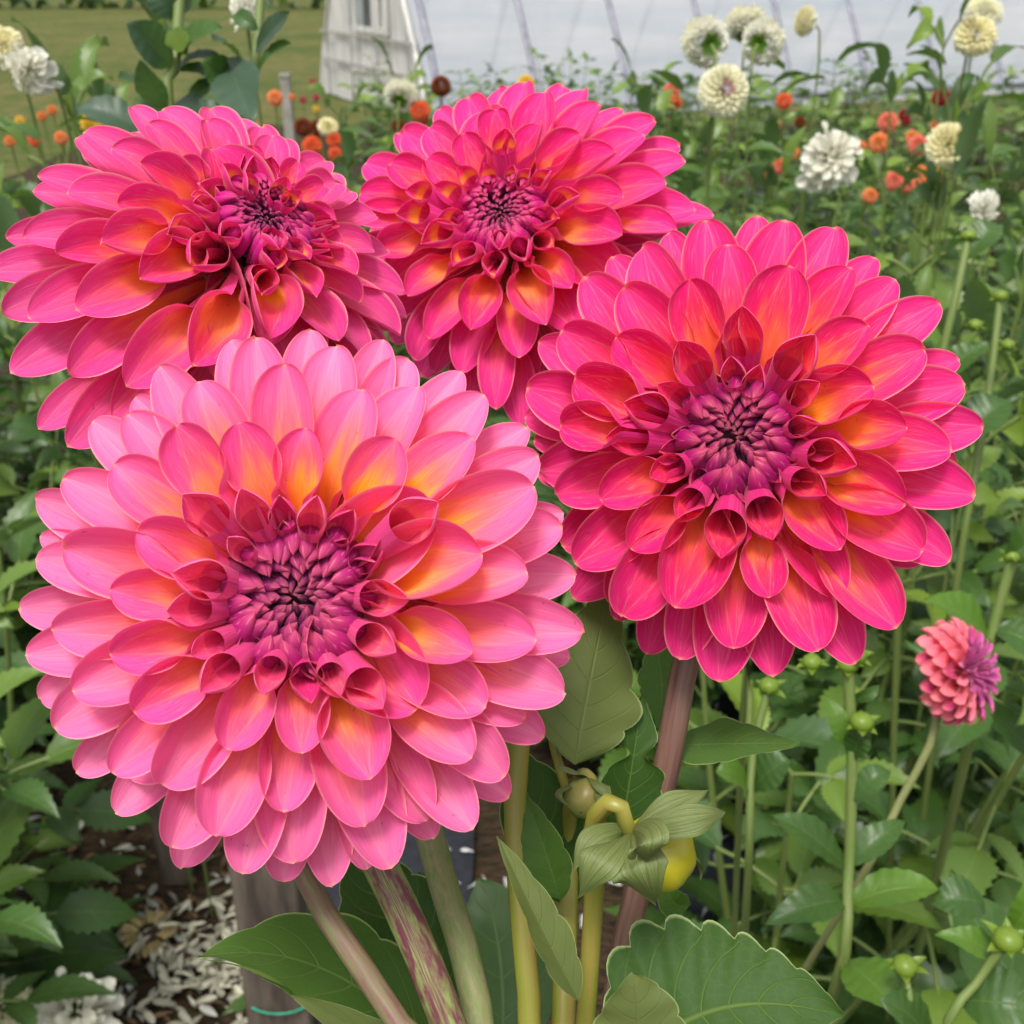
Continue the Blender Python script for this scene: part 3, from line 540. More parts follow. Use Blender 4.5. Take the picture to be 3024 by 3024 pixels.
def bloom(key, table, crop, eye, d, R, ax, ay, h0, pal, label, stem_pts, stem_rad, stem_mat, group, pmat, re=.23, n_l1=16, spin=0., nf=80, ydir=(1, .5), yk=1.0):
    x0, y0, s = crop; tr = lambda x, y: ((x0 + x * s) / 2.953125, (y0 + y * s) / 2.953125)
    n = unit(CR * math.tan(R_(ax)) + CU * math.tan(R_(ay)) - CF)
    E = at(*tr(*eye), d); O = E - n * h0 * R
    e1 = unit(np.cross(CU, n)); e2 = np.cross(n, e1); p = PAL[pal]
    root_loc = stem_pts[-1]
    root = thing('dahlia', root_loc, label, 'dahlia', group); lc = Local(root)
    # green base of the flower head with its pointed bracts
    g = MB(); a = np.linspace(0, 2 * np.pi, 24, endpoint=False)
    prof = [(.0, -.20), (.10, -.2), (.16, -.30), (.17, -.40), (.12, -.47), (.05, -.50), (.0, -.5)]
    g.grid(np.stack([O + n * h * R + r_ * R * (np.cos(a)[:, None] * e1 + np.sin(a)[:, None] * e2) for r_, h in prof]), None, np.array([.2, 0, 0]), close=True)
    for k in range(7):
        az = k * 2 * np.pi / 7 + .3; rad = e1 * math.cos(az) + e2 * math.sin(az)
        P, UV, _ = petal_patch(O + rad * .1 * R - n * .46 * R, O + rad * .34 * R - n * .47 * R, O + rad * .46 * R - n * .60 * R, n, .09 * R, R_(40), R_(30), lambda U, V: np.zeros(U.shape + (3,)), nu=7, nv=12)
        g.grid(P, UV, np.array([.1, .2, 0]))
    head = lc.add(g, 'flower_head', M_hero_mid)
    lst = []; info = {}
    for L, tl in table.items():
        azs = []; rs = []
        for (x, y, wz) in tl:
            px, py = tr(x, y); q = ray(px, py); t = ((O + n * HL[L] * R - CO) @ n) / (q @ n); tip = CO + q * t
            hw = wz * s / 2.953125 / FPX * t; v = tip - O; rx, ry = v @ e1, v @ e2; azs.append(math.atan2(ry, rx)); rs.append(math.hypot(rx, ry) / R)
            lst.append((L, tip, hw, True))
        info[L] = (azs, rs)
    # petals where neighbours hide them: fill the wide gaps of the outer rows, and one more row underneath
    extra = []
    for L in ((2, 3, 4, 5, 6) if key in 'CD' else (3, 4, 5, 6)):
        azs, rs = info[L]; o = np.argsort(azs); A = np.array(azs)[o]; med = float(np.median(rs)); gap = 2 * np.pi / max(len(A), 14)
        for i in range(len(A)):
            a0 = A[i]; a1 = A[(i + 1) % len(A)] + (2 * np.pi if i == len(A) - 1 else 0); m = int(round((a1 - a0) / (gap * 1.15)))
            for j in range(1, m):
                az = a0 + (a1 - a0) * j / m; rr = med * .90; extra.append((L, O + n * (HL[L] - .05) * R + rr * R * (e1 * math.cos(az) + e2 * math.sin(az)), R * (.155 if L > 2 else .085), False))
    under = MB()
    for i, (L, tip, hw, seen) in enumerate(lst + extra):
        v = tip - O; h = v @ n; rv = v - n * h; rr = np.linalg.norm(rv); rad = rv / rr
        r = np.random.default_rng(i * 13 + ord(key)); cr, ch = CT[L]; jit = r.normal(0, .03)
        P0 = O + rad * .06 * R + n * HB[L] * R; hint = n - rad * .2; pk = .64; bw = .36
        P1 = O + rad * cr * rr + n * (ch * R + h * .35 + jit * R); bw = {2: .94, 3: .52, 4: .42}.get(L, .38); cup = L == 2 and rr < .60 * R
        if cup: hw *= .94
        if cup: P0 = O + rad * .12 * R - n * .16 * R; P1 = O + rad * (rr - 1.15 * hw) + n * (h - 1.25 * hw); hint = n * .8 - rad * .6
        hint = hint + np.cross(n, rad) * (0 if cup else 1) * (.16 + r.normal(0, .10))        # each petal rolls a little, so neighbours shingle
        t0, t1, ov = TH[L]
        if cup: t0, t1, ov = 188, 100, 1.75
        elif L == 2: t0, t1, ov, bw = 160, 84, 2.5, .55
        t0 *= 1 if cup else r.uniform(.92, 1.08); t1 *= r.uniform(.8, 1.15)
        P, UV, CL = petal_patch(P0, P1, tip, hint, hw * (1.06 if L > 2 else 1.02), R_(t0), R_(t1), petal_colour(p, L, i * 7 + ord(key), yk * (1.0 + .55 * float(rad @ unit(CR * ydir[0] + ydir[1] * CU)))), nu=21 if cup else 17, nv=44 if cup else 26, k_open=ov * r.uniform(.92, 1.1), basew=bw, pk=.30 if cup else .44, tw=.26 if cup else .40,
                            tipp=r.uniform(2.2, 2.7), tippow=.67, wob=.03 if cup and key in 'AB' else r.uniform(.03, .09) if key in 'AB' else r.uniform(.05, .14), side=r.normal(0, .35), rsd=i, furrow=.05, tipcurl=r.uniform(-.1, .12))
        if seen:
            mb = MB(); mb.grid(P, UV, CL); lc.add(mb, 'petal', pmat, head)
        else: under.grid(P, UV, CL)
    for k in range(18):
        az = k * 2 * np.pi / 18 + .2; rad = e1 * math.cos(az) + e2 * math.sin(az)
        P, UV, CL = petal_patch(O + rad * .06 * R - n * .42 * R, O + rad * .5 * R - n * .22 * R, O + rad * .90 * R - n * .42 * R, n, .15 * R, R_(55), R_(30), petal_colour(p, 6, k), nu=11, nv=14)
        under.grid(P, UV, CL)
    tag(lc.add(under, 'lower_petals', pmat, head), kind='stuff')
    # the tight purple eye and the first half-rolled florets round it
    inn = MB(); ra = np.linspace(0, 2 * np.pi, 24, endpoint=False)
    inn.grid(np.stack([O + n * (h0 - .10 + .05 * q_) * R + re * 1.05 * q_ * R * (np.cos(ra)[:, None] * e1 + np.sin(ra)[:, None] * e2) for q_ in (.02, .25, .5, .75, 1.0)]), np.zeros((5, 24, 2)) + .7, p['pur'] * .8, close=True)
    eye_florets(inn, O, n, e1, e2, R, re, h0 + .02, p, nf, ord(key))
    r = np.random.default_rng(ord(key) + 5)
    for ring, (rr0, hh, cnt, wd) in enumerate(((re + .055, .12, n_l1 - 2, .042), (re + .115, .15, n_l1, .052))):
        for k in range(cnt):
            az = (k + .5 * ring + r.uniform(-.22, .22)) * 2 * np.pi / cnt + spin; rad = e1 * math.cos(az) + e2 * math.sin(az); rr = (rr0 + r.uniform(-.015, .02))
            if True:
                # skip where a traced cup already stands
                if any(abs((az - b + np.pi) % (2 * np.pi) - np.pi) < (.26 if ring else .20) and q_ < re + (.27 if ring else .20) for b, q_ in zip(*info[2])): continue
            tip = O + rad * rr * R + n * (hh + r.uniform(-.03, .03)) * R
            base = O + rad * .13 * R - n * .18 * R; mid = O + rad * (.13 + (rr - .13) * .62) * R + n * (hh * .35 - .05) * R
            cb = p['mag'] * (1 - .5 * ring) + p['hot'] * .5 * ring
            f = lambda U, V, cb=cb: mixv(mixv(np.tile(cb, U.shape + (1,)), p['hot'], .5 * (1 - np.abs(U))), lin(235, 130, 130), .5 * sm(.86, 1., V))
            P, UV, CL = petal_patch(base, mid, tip, n - rad * .3, wd * R * r.uniform(.85, 1.15), R_(186), R_(106), f, nu=17, nv=30, k_open=1.5, basew=.95, pk=.3, tw=.26, tipp=2.0, tippow=.66, wob=.12, rsd=k + 50 * ring)
            inn.grid(P, UV, CL)
    tag(lc.add(inn, 'inner_florets', M_inner, head), kind='stuff')
    # stem from the back of the head down to the ground
    st = MB(); pts = [O - n * .47 * R] + stem_pts
    rad_ = [stem_rad * 1.25] + [stem_rad] * (len(pts) - 1)
    st.tube(pts, rad_, 14); lc.add(st, 'stem', stem_mat)
    return root
G4 = 'large pink dahlias in the foreground'
gp = lambda x, y: np.array([x, y, 0.0])
bloom('A', *FL['A'][:3], .317, .0815, 6, 6, .06, 'A', 'largest pale pink dahlia facing the camera, yellow petal bases, front left', [at(352, 800, .375), at(402, 910, .372), at(447, 1022, .368), at(490, 1200, .39), gp(.02, .45)], .0060, M_stem_purple, G4, M_petal_pale)
bloom('B', *FL['B'][:3], .385, .080, -14, 4, .08, 'B', 'hot coral pink dahlia facing the camera at right, orange petal bases and deep purple eye', [at(690, 640, .425), at(668, 760, .43), at(640, 880, .44), at(622, 960, .44), at(610, 1100, .45), gp(.09, .5)], .0053, M_stem_brown, G4, M_petal, ydir=(1, 0), yk=.9)
bloom('C', *FL['C'][:3], .470, .080, -14, 16, .10, 'C', 'hot pink dahlia tilted upward at the top middle, in front of the plastic greenhouse', [at(470, 400, .52), at(405, 700, .46), at(437, 860, .42), at(476, 1000, .40), at(494, 1200, .41), gp(.05, .48)], .0056, M_stem_green, G4, M_petal, re=.215, nf=125, ydir=(.5, -1), yk=.7)
bloom('D', *FL['D'][:3], .400, .081, 34, 28, .10, 'D', 'hot pink dahlia turned up and to the right, long petals drooping at the left edge', [at(190, 420, .47), at(255, 740, .42), at(312, 890, .372), at(398, 1022, .355), at(470, 1160, .37), gp(-.01, .47)], .0040, M_stem_red, G4, M_petal, re=.205, nf=150, ydir=(.0, -1), yk=.85)
# ------------------------------------------------------------------ small far dahlias, one thing each
def ball_mesh(seed, n_pet, cols, nv=5, nu=3, flat=.85, ragged=0., open_=.0, inner=None):
    """ball dahlia of unit radius facing +Z"""
    r = np.random.default_rng(seed); mb = MB()
    for k in range(n_pet):
        q = (k + .5) / n_pet; ph = math.acos(1 - 1.72 * q); az = k * 2.39996; d = np.array([math.sin(ph) * math.cos(az), math.sin(ph) * math.sin(az), math.cos(ph)])
        down = np.array([math.cos(ph) * math.cos(az), math.cos(ph) * math.sin(az), -math.sin(ph)])
        s = (.10 + .20 * q ** .5) * (1 + .3 * ragged * r.normal()) * math.sqrt(90 / n_pet); R1 = 1.0 + ragged * .18 * r.normal()
        b = d * .45; m_ = d * .9; t = d * R1 * (flat if q < .15 else 1) + down * s * .8
        hw = s * .80; c = cols[0] * (1 - q) + cols[1] * q
        if inner is not None and q < inner[0]: c = inner[1]
        c = c * r.uniform(.88, 1.05)
        P, UV, _ = petal_patch(b, m_, t, d - down * .7, hw, R_(150), R_(70), lambda U, V: mixv(np.tile(c, U.shape + (1,)), np.minimum(c * 1.25, .95), sm(.5, 1, V)), nu=max(nu, 5), nv=max(nv, 6), k_open=2.4, wob=.1 * ragged, rsd=k)
        cc = mixv(np.tile(c * .92, UV.shape[:2] + (1,)), np.minimum(c * 1.12, .95), sm(.4, 1, UV[..., 1])); mb.grid(P, UV, cc)
    for k in range(6):
        a = k * np.pi / 3; rd = np.array([math.cos(a), math.sin(a), 0]); 
        leaflet(mb, np.array([0, 0, -.55]), rd * .55 + np.array([0, 0, -.82]), .22, np.array([0, 0, -1.]), .1, .1, 5, lin(92, 130, 40), 0)
    return mb.mesh('flower_head')
FC = dict(white=(np.array([.88, .85, .56]), np.array([.90, .89, .80])), cream=(np.array([.88, .80, .42]), np.array([.89, .87, .72])), orange=(lin(248, 150, 84), lin(252, 186, 140)),
          coral=(lin(246, 134, 108), lin(252, 176, 156)), red=(lin(242, 106, 58), lin(250, 146, 100)), wine=(lin(150, 10, 40), lin(190, 30, 66)), peach=(lin(240, 150, 80), lin(245, 170, 120)), yellow=(lin(240, 200, 60), lin(250, 220, 110)),
          rose=(lin(190, 50, 90), lin(225, 110, 130)), rust=(lin(120, 52, 20), lin(160, 84, 44)))
HEADS = {}
for i, (k, (a, b)) in enumerate(FC.items()):
    big = k in ('white', 'cream'); HEADS[k] = ball_mesh(i + 3, 150 if big else 70, (a, b), 7 if big else 6, 5, ragged=.35 if big else .2)
HEADS['blush'] = ball_mesh(40, 170, FC['white'], 7, 5, ragged=.2, inner=(.05, lin(205, 150, 160)))
HEADS['ragged'] = ball_mesh(41, 90, (FC['cream'][1], FC['white'][1]), 8, 5, ragged=1.3)
for me in HEADS.values(): me.materials.append(M_small)
def small_dahlia(px, py, rpx, d, colr, label, group, face=(0, -.5, .8), squash=1.0, lean=0.02, cat='dahlia', leaves=0):
    p = at(px, py, d); R = rpx * d / FPX; n = unit(face); base = np.array([p[0] + lean * 2, p[1] + .06, .02])
    root = thing('dahlia', base, label, cat, group); o_ = np.array(root.location)
    h = bpy.data.objects.new('flower_head', HEADS[colr]); C.objects.link(h); h.parent = root; h.location = p - o_
    h.rotation_mode = 'QUATERNION'; h.rotation_quaternion = Vector(n).to_track_quat('Z', 'Y'); h.scale = (R, R, R * squash)
    lc = Local(root); st = MB(); b0 = p - n * R * .7; st.tube([b0, b0 - n * R * .6 + np.array([0, 0, -.05]), (b0 + base) / 2 + np.array([.01, .02, 0]), base], max(.0022, R * .065), 6); lc.add(st, 'stem', M_stem_bg)
    if leaves:
        lf = MB(); r = np.random.default_rng(int(px * 7 + py)); q = MB()
        for k in range(leaves):
            f = .12 + .2 * k; pp = b0 * (1 - f * .6) + base * f * .6
            for s_ in (-1, 1): leaf_cluster(lf, q, pp, np.array([s_ * 1., r.uniform(-.6, .4), r.uniform(.2, .8)]), .12 * d / 2.2, r, np.array([.3, .1, 0]), 1)
        lc.add(lf, 'foliage', M_leaf)
    return root
GW = 'white dahlias behind the pink ones'; GO = 'small orange and red dahlias in the far rows'
W = [(704, 42, 21, 2.2, 'white', 'white dahlia with its yellowish back turned, leftmost of the high cluster', (-.3, .9, .1)), (746, 24, 19, 2.35, 'white', 'white dahlia partly hidden at the top of the high cluster against the greenhouse', (.1, .6, .9)),
     (763, 42, 19, 2.2, 'white', 'white dahlia seen from behind with green back, right one of the high cluster', (.5, .8, .1)), (723, 91, 23, 2.0, 'blush', 'round white dahlia with a faint mauve eye, just below the high white cluster', (.15, -.9, .35)),
     (805, 21, 13, 2.3, 'cream', 'small cream dahlia facing left on a tall leafy stem against the greenhouse', (-.9, 0, .2)), (975, 36, 18, 2.2, 'cream', 'cream ball dahlia, lower of the pair in the top right corner', (-.1, -.8, .5)),
     (984, 12, 17, 2.4, 'white', 'white ball dahlia, upper and partly hidden one of the top right pair', (.1, -.3, .9)), (829, 159, 25, 1.9, 'ragged', 'shaggy fading white dahlia above the coral pink dahlia', (.3, -.8, .3)),
     (948, 145, 19, 2.1, 'cream', 'creamy white dahlia with a flat face among orange ones at right', (-.2, -.9, .3)), (401, 95, 15, 2.6, 'white', 'white dahlia turned away in front of the boarded greenhouse wall', (.1, .8, .4)),
     (4, 46, 17, 1.5, 'cream', 'pale yellow and white dahlia cut by the left edge of the picture', (-.3, -.7, .5)), (328, 127, 9, 3.0, 'cream', 'small lemon white dahlia between red ones left of the greenhouse wall', (.3, -.5, .6)),
     (4, 1008, 26, 1.75, 'white', 'white dahlia low in the bottom left corner', (0, -.4, .9)), (76, 1016, 34, 1.65, 'ragged', 'white dahlia with narrow loose petals at the bottom edge by fallen petals', (.2, -.5, .8))]
for px, py, rp, d, c, lab, fc in W: small_dahlia(px, py, rp * 1.12, d, c, lab, GW, fc, .8, leaves=0 if py > 900 else (2 if py < 60 and px > 600 else 1))
OR = [(672, 90, 7, 3.0, 'coral', 'coral ball dahlia topmost in the little cluster right of the top pink dahlia'), (667, 99, 8, 3.0, 'peach', 'fading peach yellow dahlia in the cluster right of the top pink dahlia'), (675, 103, 6, 3.05, 'red', 'red orange dahlia lowest in the cluster right of the top pink dahlia'),
      (784, 101, 7, 3.4, 'red', 'bright orange red dahlia half behind a dark leaf'), (775, 126, 5, 4.2, 'orange', 'slim orange bud-like dahlia below the orange red one'), (800, 122, 5, 4.4, 'rust', 'rusty spent dahlia between two tall leafy stems'),
      (888, 122, 9, 4.0, 'coral', 'coral red ball dahlia in the middle of the right field'), (904, 115, 5, 4.4, 'wine', 'dark wine red dahlia beside the coral red ball'), (906, 121, 4, 4.3, 'wine', 'smaller wine red dahlia tucked under the other wine red one'), (941, 97, 8, 3.8, 'wine', 'dark red spiky dahlia in front of the plastic near the top right'),
      (879, 143, 9, 3.4, 'orange', 'orange ball dahlia with a dark stalk below the coral red one'), (860, 147, 6, 4.0, 'peach', 'pale peach dahlia left of the orange ball'), (918, 145, 9, 3.6, 'coral', 'salmon dahlia left of the flat creamy white one'), (940, 126, 8, 4.0, 'red', 'red orange dahlia directly above the creamy white one'),
      (912, 137, 6, 4.3, 'orange', 'tiny orange dahlia above the salmon one'), (950, 119, 4, 4.6, 'wine', 'tiny dull red bud next to the red orange dahlia'), (961, 116, 5, 4.4, 'orange', 'small orange dahlia at the foot of the tall right stems'), (917, 175, 10, 3.1, 'orange', 'broad peach orange dahlia below the salmon one'),
      (894, 181, 9, 3.0, 'coral', 'orange pink dahlia opened to the front, left of the broad peach orange one'), (908, 186, 6, 3.05, 'coral', 'small orange pink dahlia just right below its twin'), (870, 196, 7, 2.9, 'orange', 'lowest orange dahlia above the coral bloom'), (765, 174, 8, 3.0, 'peach', 'light orange dahlia left of the shaggy white one, cup shaped'),
      (779, 166, 7, 3.1, 'coral', 'two lobed coral dahlia left of the shaggy white one'), (793, 153, 6, 3.4, 'peach', 'faint peach dahlia above the light orange cup'), (774, 142, 4, 4.2, 'coral', 'very small coral dahlia low between the stems'), (933, 171, 7, 3.2, 'yellow', 'wilting yellow and peach dahlia under the creamy white one'),
      (420, 111, 9, 2.6, 'red', 'orange red ball dahlia beside the white one at the boarded wall'), (424, 120, 5, 2.7, 'wine', 'small dark red dahlia under the orange red ball at the boarded wall'), (398, 126, 6, 2.9, 'rust', 'rusty orange dahlia below the white one at the boarded wall'), (441, 86, 9, 2.5, 'rust', 'brown dried dahlia head standing against the plastic'),
      (275, 98, 7, 3.2, 'orange', 'bright orange ball dahlia standing before the lawn'), (252, 128, 7, 3.0, 'orange', 'orange dahlia peeping over the left pink bloom'), (303, 127, 8, 3.1, 'rust', 'rusty red dahlia at the left of the red cluster by the wall'), (318, 128, 8, 3.2, 'rust', 'rusty red dahlia next to its rusty neighbour by the wall'),
      (312, 146, 9, 3.0, 'red', 'oval orange red dahlia lowest left in the cluster by the wall'), (334, 140, 7, 3.0, 'red', 'orange red dahlia at the right of the cluster by the wall'), (335, 154, 6, 2.9, 'red', 'orange red dahlia hanging lowest right in the cluster by the wall'), (92, 123, 10, 1.6, 'yellow', 'yellow tinged dahlia just above the left pink bloom'),
      (35, 140, 6, 2.4, 'red', 'small red dahlia low at the left edge'), (61, 138, 6, 2.4, 'orange', 'small orange dahlia right of the red one at the left edge'), (10, 141, 5, 2.6, 'peach', 'pale peach dahlia lowest at the left edge'), (168, 249 - 12, 3, 2.2, 'peach', 'hidden pale peach bud behind the left pink bloom'), (526, 84, 8, 2.4, 'yellow', 'yellow dahlia tip showing over the top pink bloom')]
for px, py, rp, d, c, lab in OR: small_dahlia(px, py, rp * 1.15, d, c, lab, GO, (random.uniform(-.3, .3), -.6, .7), 1.0)
# flowers on the grass strip far left
for i, (px, py, c, wd_) in enumerate(((292, 97, 'peach', 'peach one nearest the post'), (303, 100, 'rose', 'pink one'), (316, 98, 'rose', 'brightest pink one'), (313, 82, 'rose', 'highest pink one'), (316, 109, 'yellow', 'yellow one'), (20, 121, 'yellow', 'large yellow one at the left edge'), (42, 116, 'peach', 'peach one near the left edge'), (52, 110, 'peach', 'higher peach one near the left edge'))):
    small_dahlia(px, py, 3.5 if px > 100 else 5, 6.5 if px > 100 else 4.0, c, f'tiny blurred flower at the lawn edge, {wd_}', 'tiny flowers at the lawn edge', (0, -.6, .7))
# wilted hanging heads
small_dahlia(30, 70, 22, 1.45, 'ragged', 'wilting white dahlia with curled tan petals, below the left edge one', GW, (-.6, -.6, -.1), 1.0, leaves=1)
small_dahlia(984, 207, 12, 1.9, 'ragged', 'withered cream dahlia hanging on its stem at the right edge', GW, (0, -.3, -.9), 1.4)
small_dahlia(245, 10, 14, 1.3, 'ragged', 'drooping withered cream dahlia at the top above the big leaves', GW, (0, -.3, -.9), 1.6)

# the smaller pink ball dahlia at the right
def pompon(px, py, rp, d, label):
    n = unit(CR * .80 + CU * .16 - CF * .62); c = at(px, py, d); R = rp * d / FPX; e1 = unit(np.cross(CU, n)); e2 = np.cross(n, e1); r = np.random.default_rng(77)
    b = np.array([c[0] - .22, c[1] + .18, .02]); root = thing('dahlia', b, label, 'dahlia'); lc = Local(root)
    g = MB(); a = np.linspace(0, 2 * np.pi, 16, endpoint=False); g.grid(np.stack([c + n * h * R + q * R * (np.cos(a)[:, None] * e1 + np.sin(a)[:, None] * e2) for q, h in ((0.01, -.3), (.3, -.35), (.36, -.6), (.1, -.8), (.01, -.82))]), None, np.array([.1, .2, 0]), close=True)
    head = lc.add(g, 'flower_head', M_leaf); inn = MB(); N_ = 104
    for k in range(N_):
        q = (k + .5) / N_; ph = math.acos(1 - 1.45 * q); az = k * 2.39996; rd = e1 * math.cos(az) + e2 * math.sin(az)
        dr = n * math.cos(ph) * .82 + rd * math.sin(ph); dn = -n * math.sin(ph) + rd * math.cos(ph); eye = q < .30
        s = R * (.05 + .19 * q ** .5) * r.uniform(.85, 1.2); R1 = R * (.92 + .1 * r.random() - (.10 if q < .12 else 0))
        cb = lin(188, 84, 150) * r.uniform(.8, 1.1) if eye else lin(224, 112, 140) * (1 - .25 * r.random()) + lin(240, 150, 150) * .22
        if not eye and r.random() < .3: cb = lin(190, 60, 120)
        f = lambda U, V: mixv(mixv(np.tile(cb, U.shape + (1,)), lin(235, 120, 70) if not eye else cb, .35 * (1 - V) * (1 - np.abs(U))), lin(244, 150, 130), .55 * sm(.75, 1, V))
        P, UV, CL = petal_patch(c + dr * R * .3, c + dr * R * .85, c + dr * R1 + dn * s * .9, dr - dn * .8, s * (.66 if eye else .8), R_(140), R_(58), f, nu=9, nv=14, k_open=3.2, wob=.12, rsd=k)
        if k >= N_ - 64: mb = MB(); mb.grid(P, UV, CL); lc.add(mb, 'petal', M_petal_pale, head)
        else: inn.grid(P, UV, CL)
    tag(lc.add(inn, 'inner_florets', M_inner, head), kind='stuff')
    st = MB(); p0 = c - n * R * .7; st.tube([p0, at(936, 725, d + .01), at(898, 805, d + .03), at(855, 888, d + .06), b], .0036, 8); lc.add(st, 'stem', M_stem_green)
pompon(957, 672, 54, .95, 'small rosy ball dahlia turned to the right with a large purple eye, low at right')

# ------------------------------------------------------------------ big foreground leaves, bud and stems
def hero_leaf(mb, b, m_, t, hw, nrm, fold=.25, teeth=7, depth=.16, nu=13, nv=64, wave=.08, seed=0, peak=.42, lobe=0., sharp=False):
    r = np.random.default_rng(seed); S = bez(b, 2 * m_ - (b + t) / 2, t, nv); v = np.linspace(0, 1, nv); T = np.gradient(S, v, axis=0); L = np.linalg.norm(t - b); T /= np.linalg.norm(T, axis=1)[:, None]
    SD = np.cross(T, nrm); SD /= np.linalg.norm(SD, axis=1)[:, None]; NN = np.cross(SD, T)
    W = np.where(v < peak, np.sin(np.clip(v / peak, 0, 1) * np.pi / 2) ** .7, (1 - np.clip((v - peak) / (1 - peak), 0, 1) ** 1.35) ** .95); W = np.clip(W, .02, 1)
    u = np.linspace(-1, 1, nu); out = np.zeros((nv, nu, 3))
    for j, uu in enumerate(u):
        s_ = 1 if uu > 0 else -1; f = (v * teeth + (.35 if s_ > 0 else 0) - .25 * abs(uu)) % 1
        tooth = (np.sin(np.pi * f) ** .45 if not sharp else (1 - f)) ; w_ = W * (1 - depth * abs(uu) ** 3 * (1 - tooth) * np.minimum(1, 4 * (1 - v) + .2))
        if lobe: w_ = w_ * (1 - lobe * abs(uu) * np.exp(-((v - .55) / .07) ** 2))
        z = fold * abs(uu) * W + wave * np.sin(v * 9 + s_ * 2 + seed) * abs(uu) ** 2 + .035 * np.sin(np.pi * 2 * (v * teeth - .3 * abs(uu))) * abs(uu) * W
        fw = abs(uu) ** 1.2 * W * hw * .18
        out[:, j] = S + SD * (uu * w_ * hw)[:, None] + NN * (z * hw)[:, None] + T * fw[:, None]
    U, V = np.meshgrid(u, v); mb.grid(out, np.stack([U, V], -1), np.array([0., 0, 0]))
toC = -CF
HL_ = [ # base, mid, tip as (px, py, depth), half width in px, normal, material, label, options
 ((465, 1085, .42), (335, 975, .40), (197, 958, .375), 60, toC * .75 + CU * 1.0 - CR * .1, M_hero_mid, 'folded green leaf with a pointed tip reaching left over the stake', dict(fold=.22, teeth=5, seed=1, depth=.16)),
 ((294, 998, .378), (262, 972, .374), (199, 959, .372), 9, toC * .3 - CU, M_hero_mid, 'pale green rolled edge of the folded leaf', dict(fold=.3, teeth=1, seed=21, depth=0.)),
 ((480, 1110, .40), (385, 1045, .385), (288, 993, .376), 22, toC + CU * .3, M_hero_olive, 'narrow lower blade of the folded leaf', dict(fold=.2, teeth=3, seed=22, depth=0.1)),
 ((446, 1040, .42), (395, 930, .43), (352, 845, .45), 62, toC + CU * .2 + CR * .3, M_hero, 'dark veined leaf standing behind the reddish stems', dict(fold=.2, teeth=6, seed=2)),
 ((575, 765, .41), (590, 680, .42), (612, 575, .44), 62, toC + CR * .2, M_hero_olive, 'large dull olive leaf with rounded lobes between the two front dahlias', dict(fold=-.15, teeth=4, seed=3, depth=.2, peak=.35)),
 ((578, 905, .43), (540, 820, .425), (500, 742, .44), 50, toC + CR * .5, M_hero, 'dark glossy leaf with bright veins right under the largest dahlia', dict(fold=.3, teeth=5, seed=4)),
 ((578, 1000, .345), (540, 925, .345), (497, 836, .35), 24, toC + CR * .9 - CU * .1, M_hero_olive, 'narrow grey olive leaf blade slanting in front of the yellow stems', dict(fold=.5, teeth=4, seed=5, depth=.2)),
 ((655, 746, .45), (725, 744, .43), (800, 743, .42), 33, toC * .7 + CU, M_hero_mid, 'bright veined leaf pointing right below the coral dahlia', dict(fold=.12, teeth=4, seed=6, depth=.14)),
 ((620, 835, .43), (632, 765, .425), (643, 692, .43), 38, toC + CR * .3, M_hero, 'dark green lobed leaf standing upright behind the yellow bud', dict(fold=.25, teeth=3, seed=7, depth=.15, lobe=.75, peak=.3)),
 ((625, 1075, .37), (715, 1010, .365), (842, 1016, .36), 104, toC * .9 + CU * .7, M_hero, 'large scalloped dark leaf with fine veins filling the bottom right of the stems', dict(fold=.08, teeth=9, seed=8, depth=.24, peak=.32)),
 ((640, 1085, .315), (638, 1020, .31), (632, 972, .31), 48, toC + CU * .6, M_hero_olive, 'pale olive scalloped leaf at the bottom edge in front of the dark one', dict(fold=.15, teeth=4, seed=9, depth=.16, peak=.4)),
 ((655, 640, .52), (662, 690, .51), (655, 728, .50), 30, toC + CR * .2, M_hero_mid, 'mid green leaf hanging behind the brown stem of the coral dahlia', dict(fold=.3, teeth=4, seed=10)),
 ((436, 1045, .46), (440, 940, .47), (418, 872, .48), 40, toC - CR * .3 + CU * .2, M_leaf, 'bluish green leaf showing between the two thick stems', dict(fold=.2, teeth=4, seed=11)),
 ((500, 1090, .60), (500, 960, .62), (478, 878, .64), 58, toC + CU * .4, M_leaf, 'grey green toothed leaf low between the stems', dict(fold=.15, teeth=5, seed=12)),
 ((690, 905, .44), (672, 900, .43), (664, 868, .43), 16, toC, M_hero_mid, 'small upright leaf to the right of the yellow bud', dict(fold=.3, teeth=3, seed=13)),
 ((560, 900, .40), (545, 850, .395), (525, 795, .40), 26, toC - CR * .2, M_hero_mid, 'narrow leaf half hidden under the edge of the largest dahlia', dict(fold=.4, teeth=4, seed=14)),
 ((1070, 1040, .95), (1000, 960, .95), (950, 870, .97), 50, toC + CU, M_leaf, 'broad grey green leaf near the bottom right corner', dict(fold=.12, teeth=5, seed=15)),
 ((1080, 790, 1.2), (1000, 720, 1.2), (905, 640, 1.25), 18, toC + CU, M_leaf, 'long pale leaf running up to the left behind the small rosy dahlia', dict(fold=.2, teeth=5, seed=16)),
]
plant = thing('dahlia_plant', gp(.1, .5), 'nearest dahlia plant with large veined leaves and a yellow green bud', 'plant'); lcp = Local(plant)
for b, m_, t, hw, nr, mt, lab, op in HL_:
    mb = MB(); B, Mm, T_ = at(*b), at(*m_), at(*t); hero_leaf(mb, B, Mm, T_, hw * m_[2] / FPX, nr, **op)
    o = lcp.add(mb, 'leaf', mt); o['label'] = lab
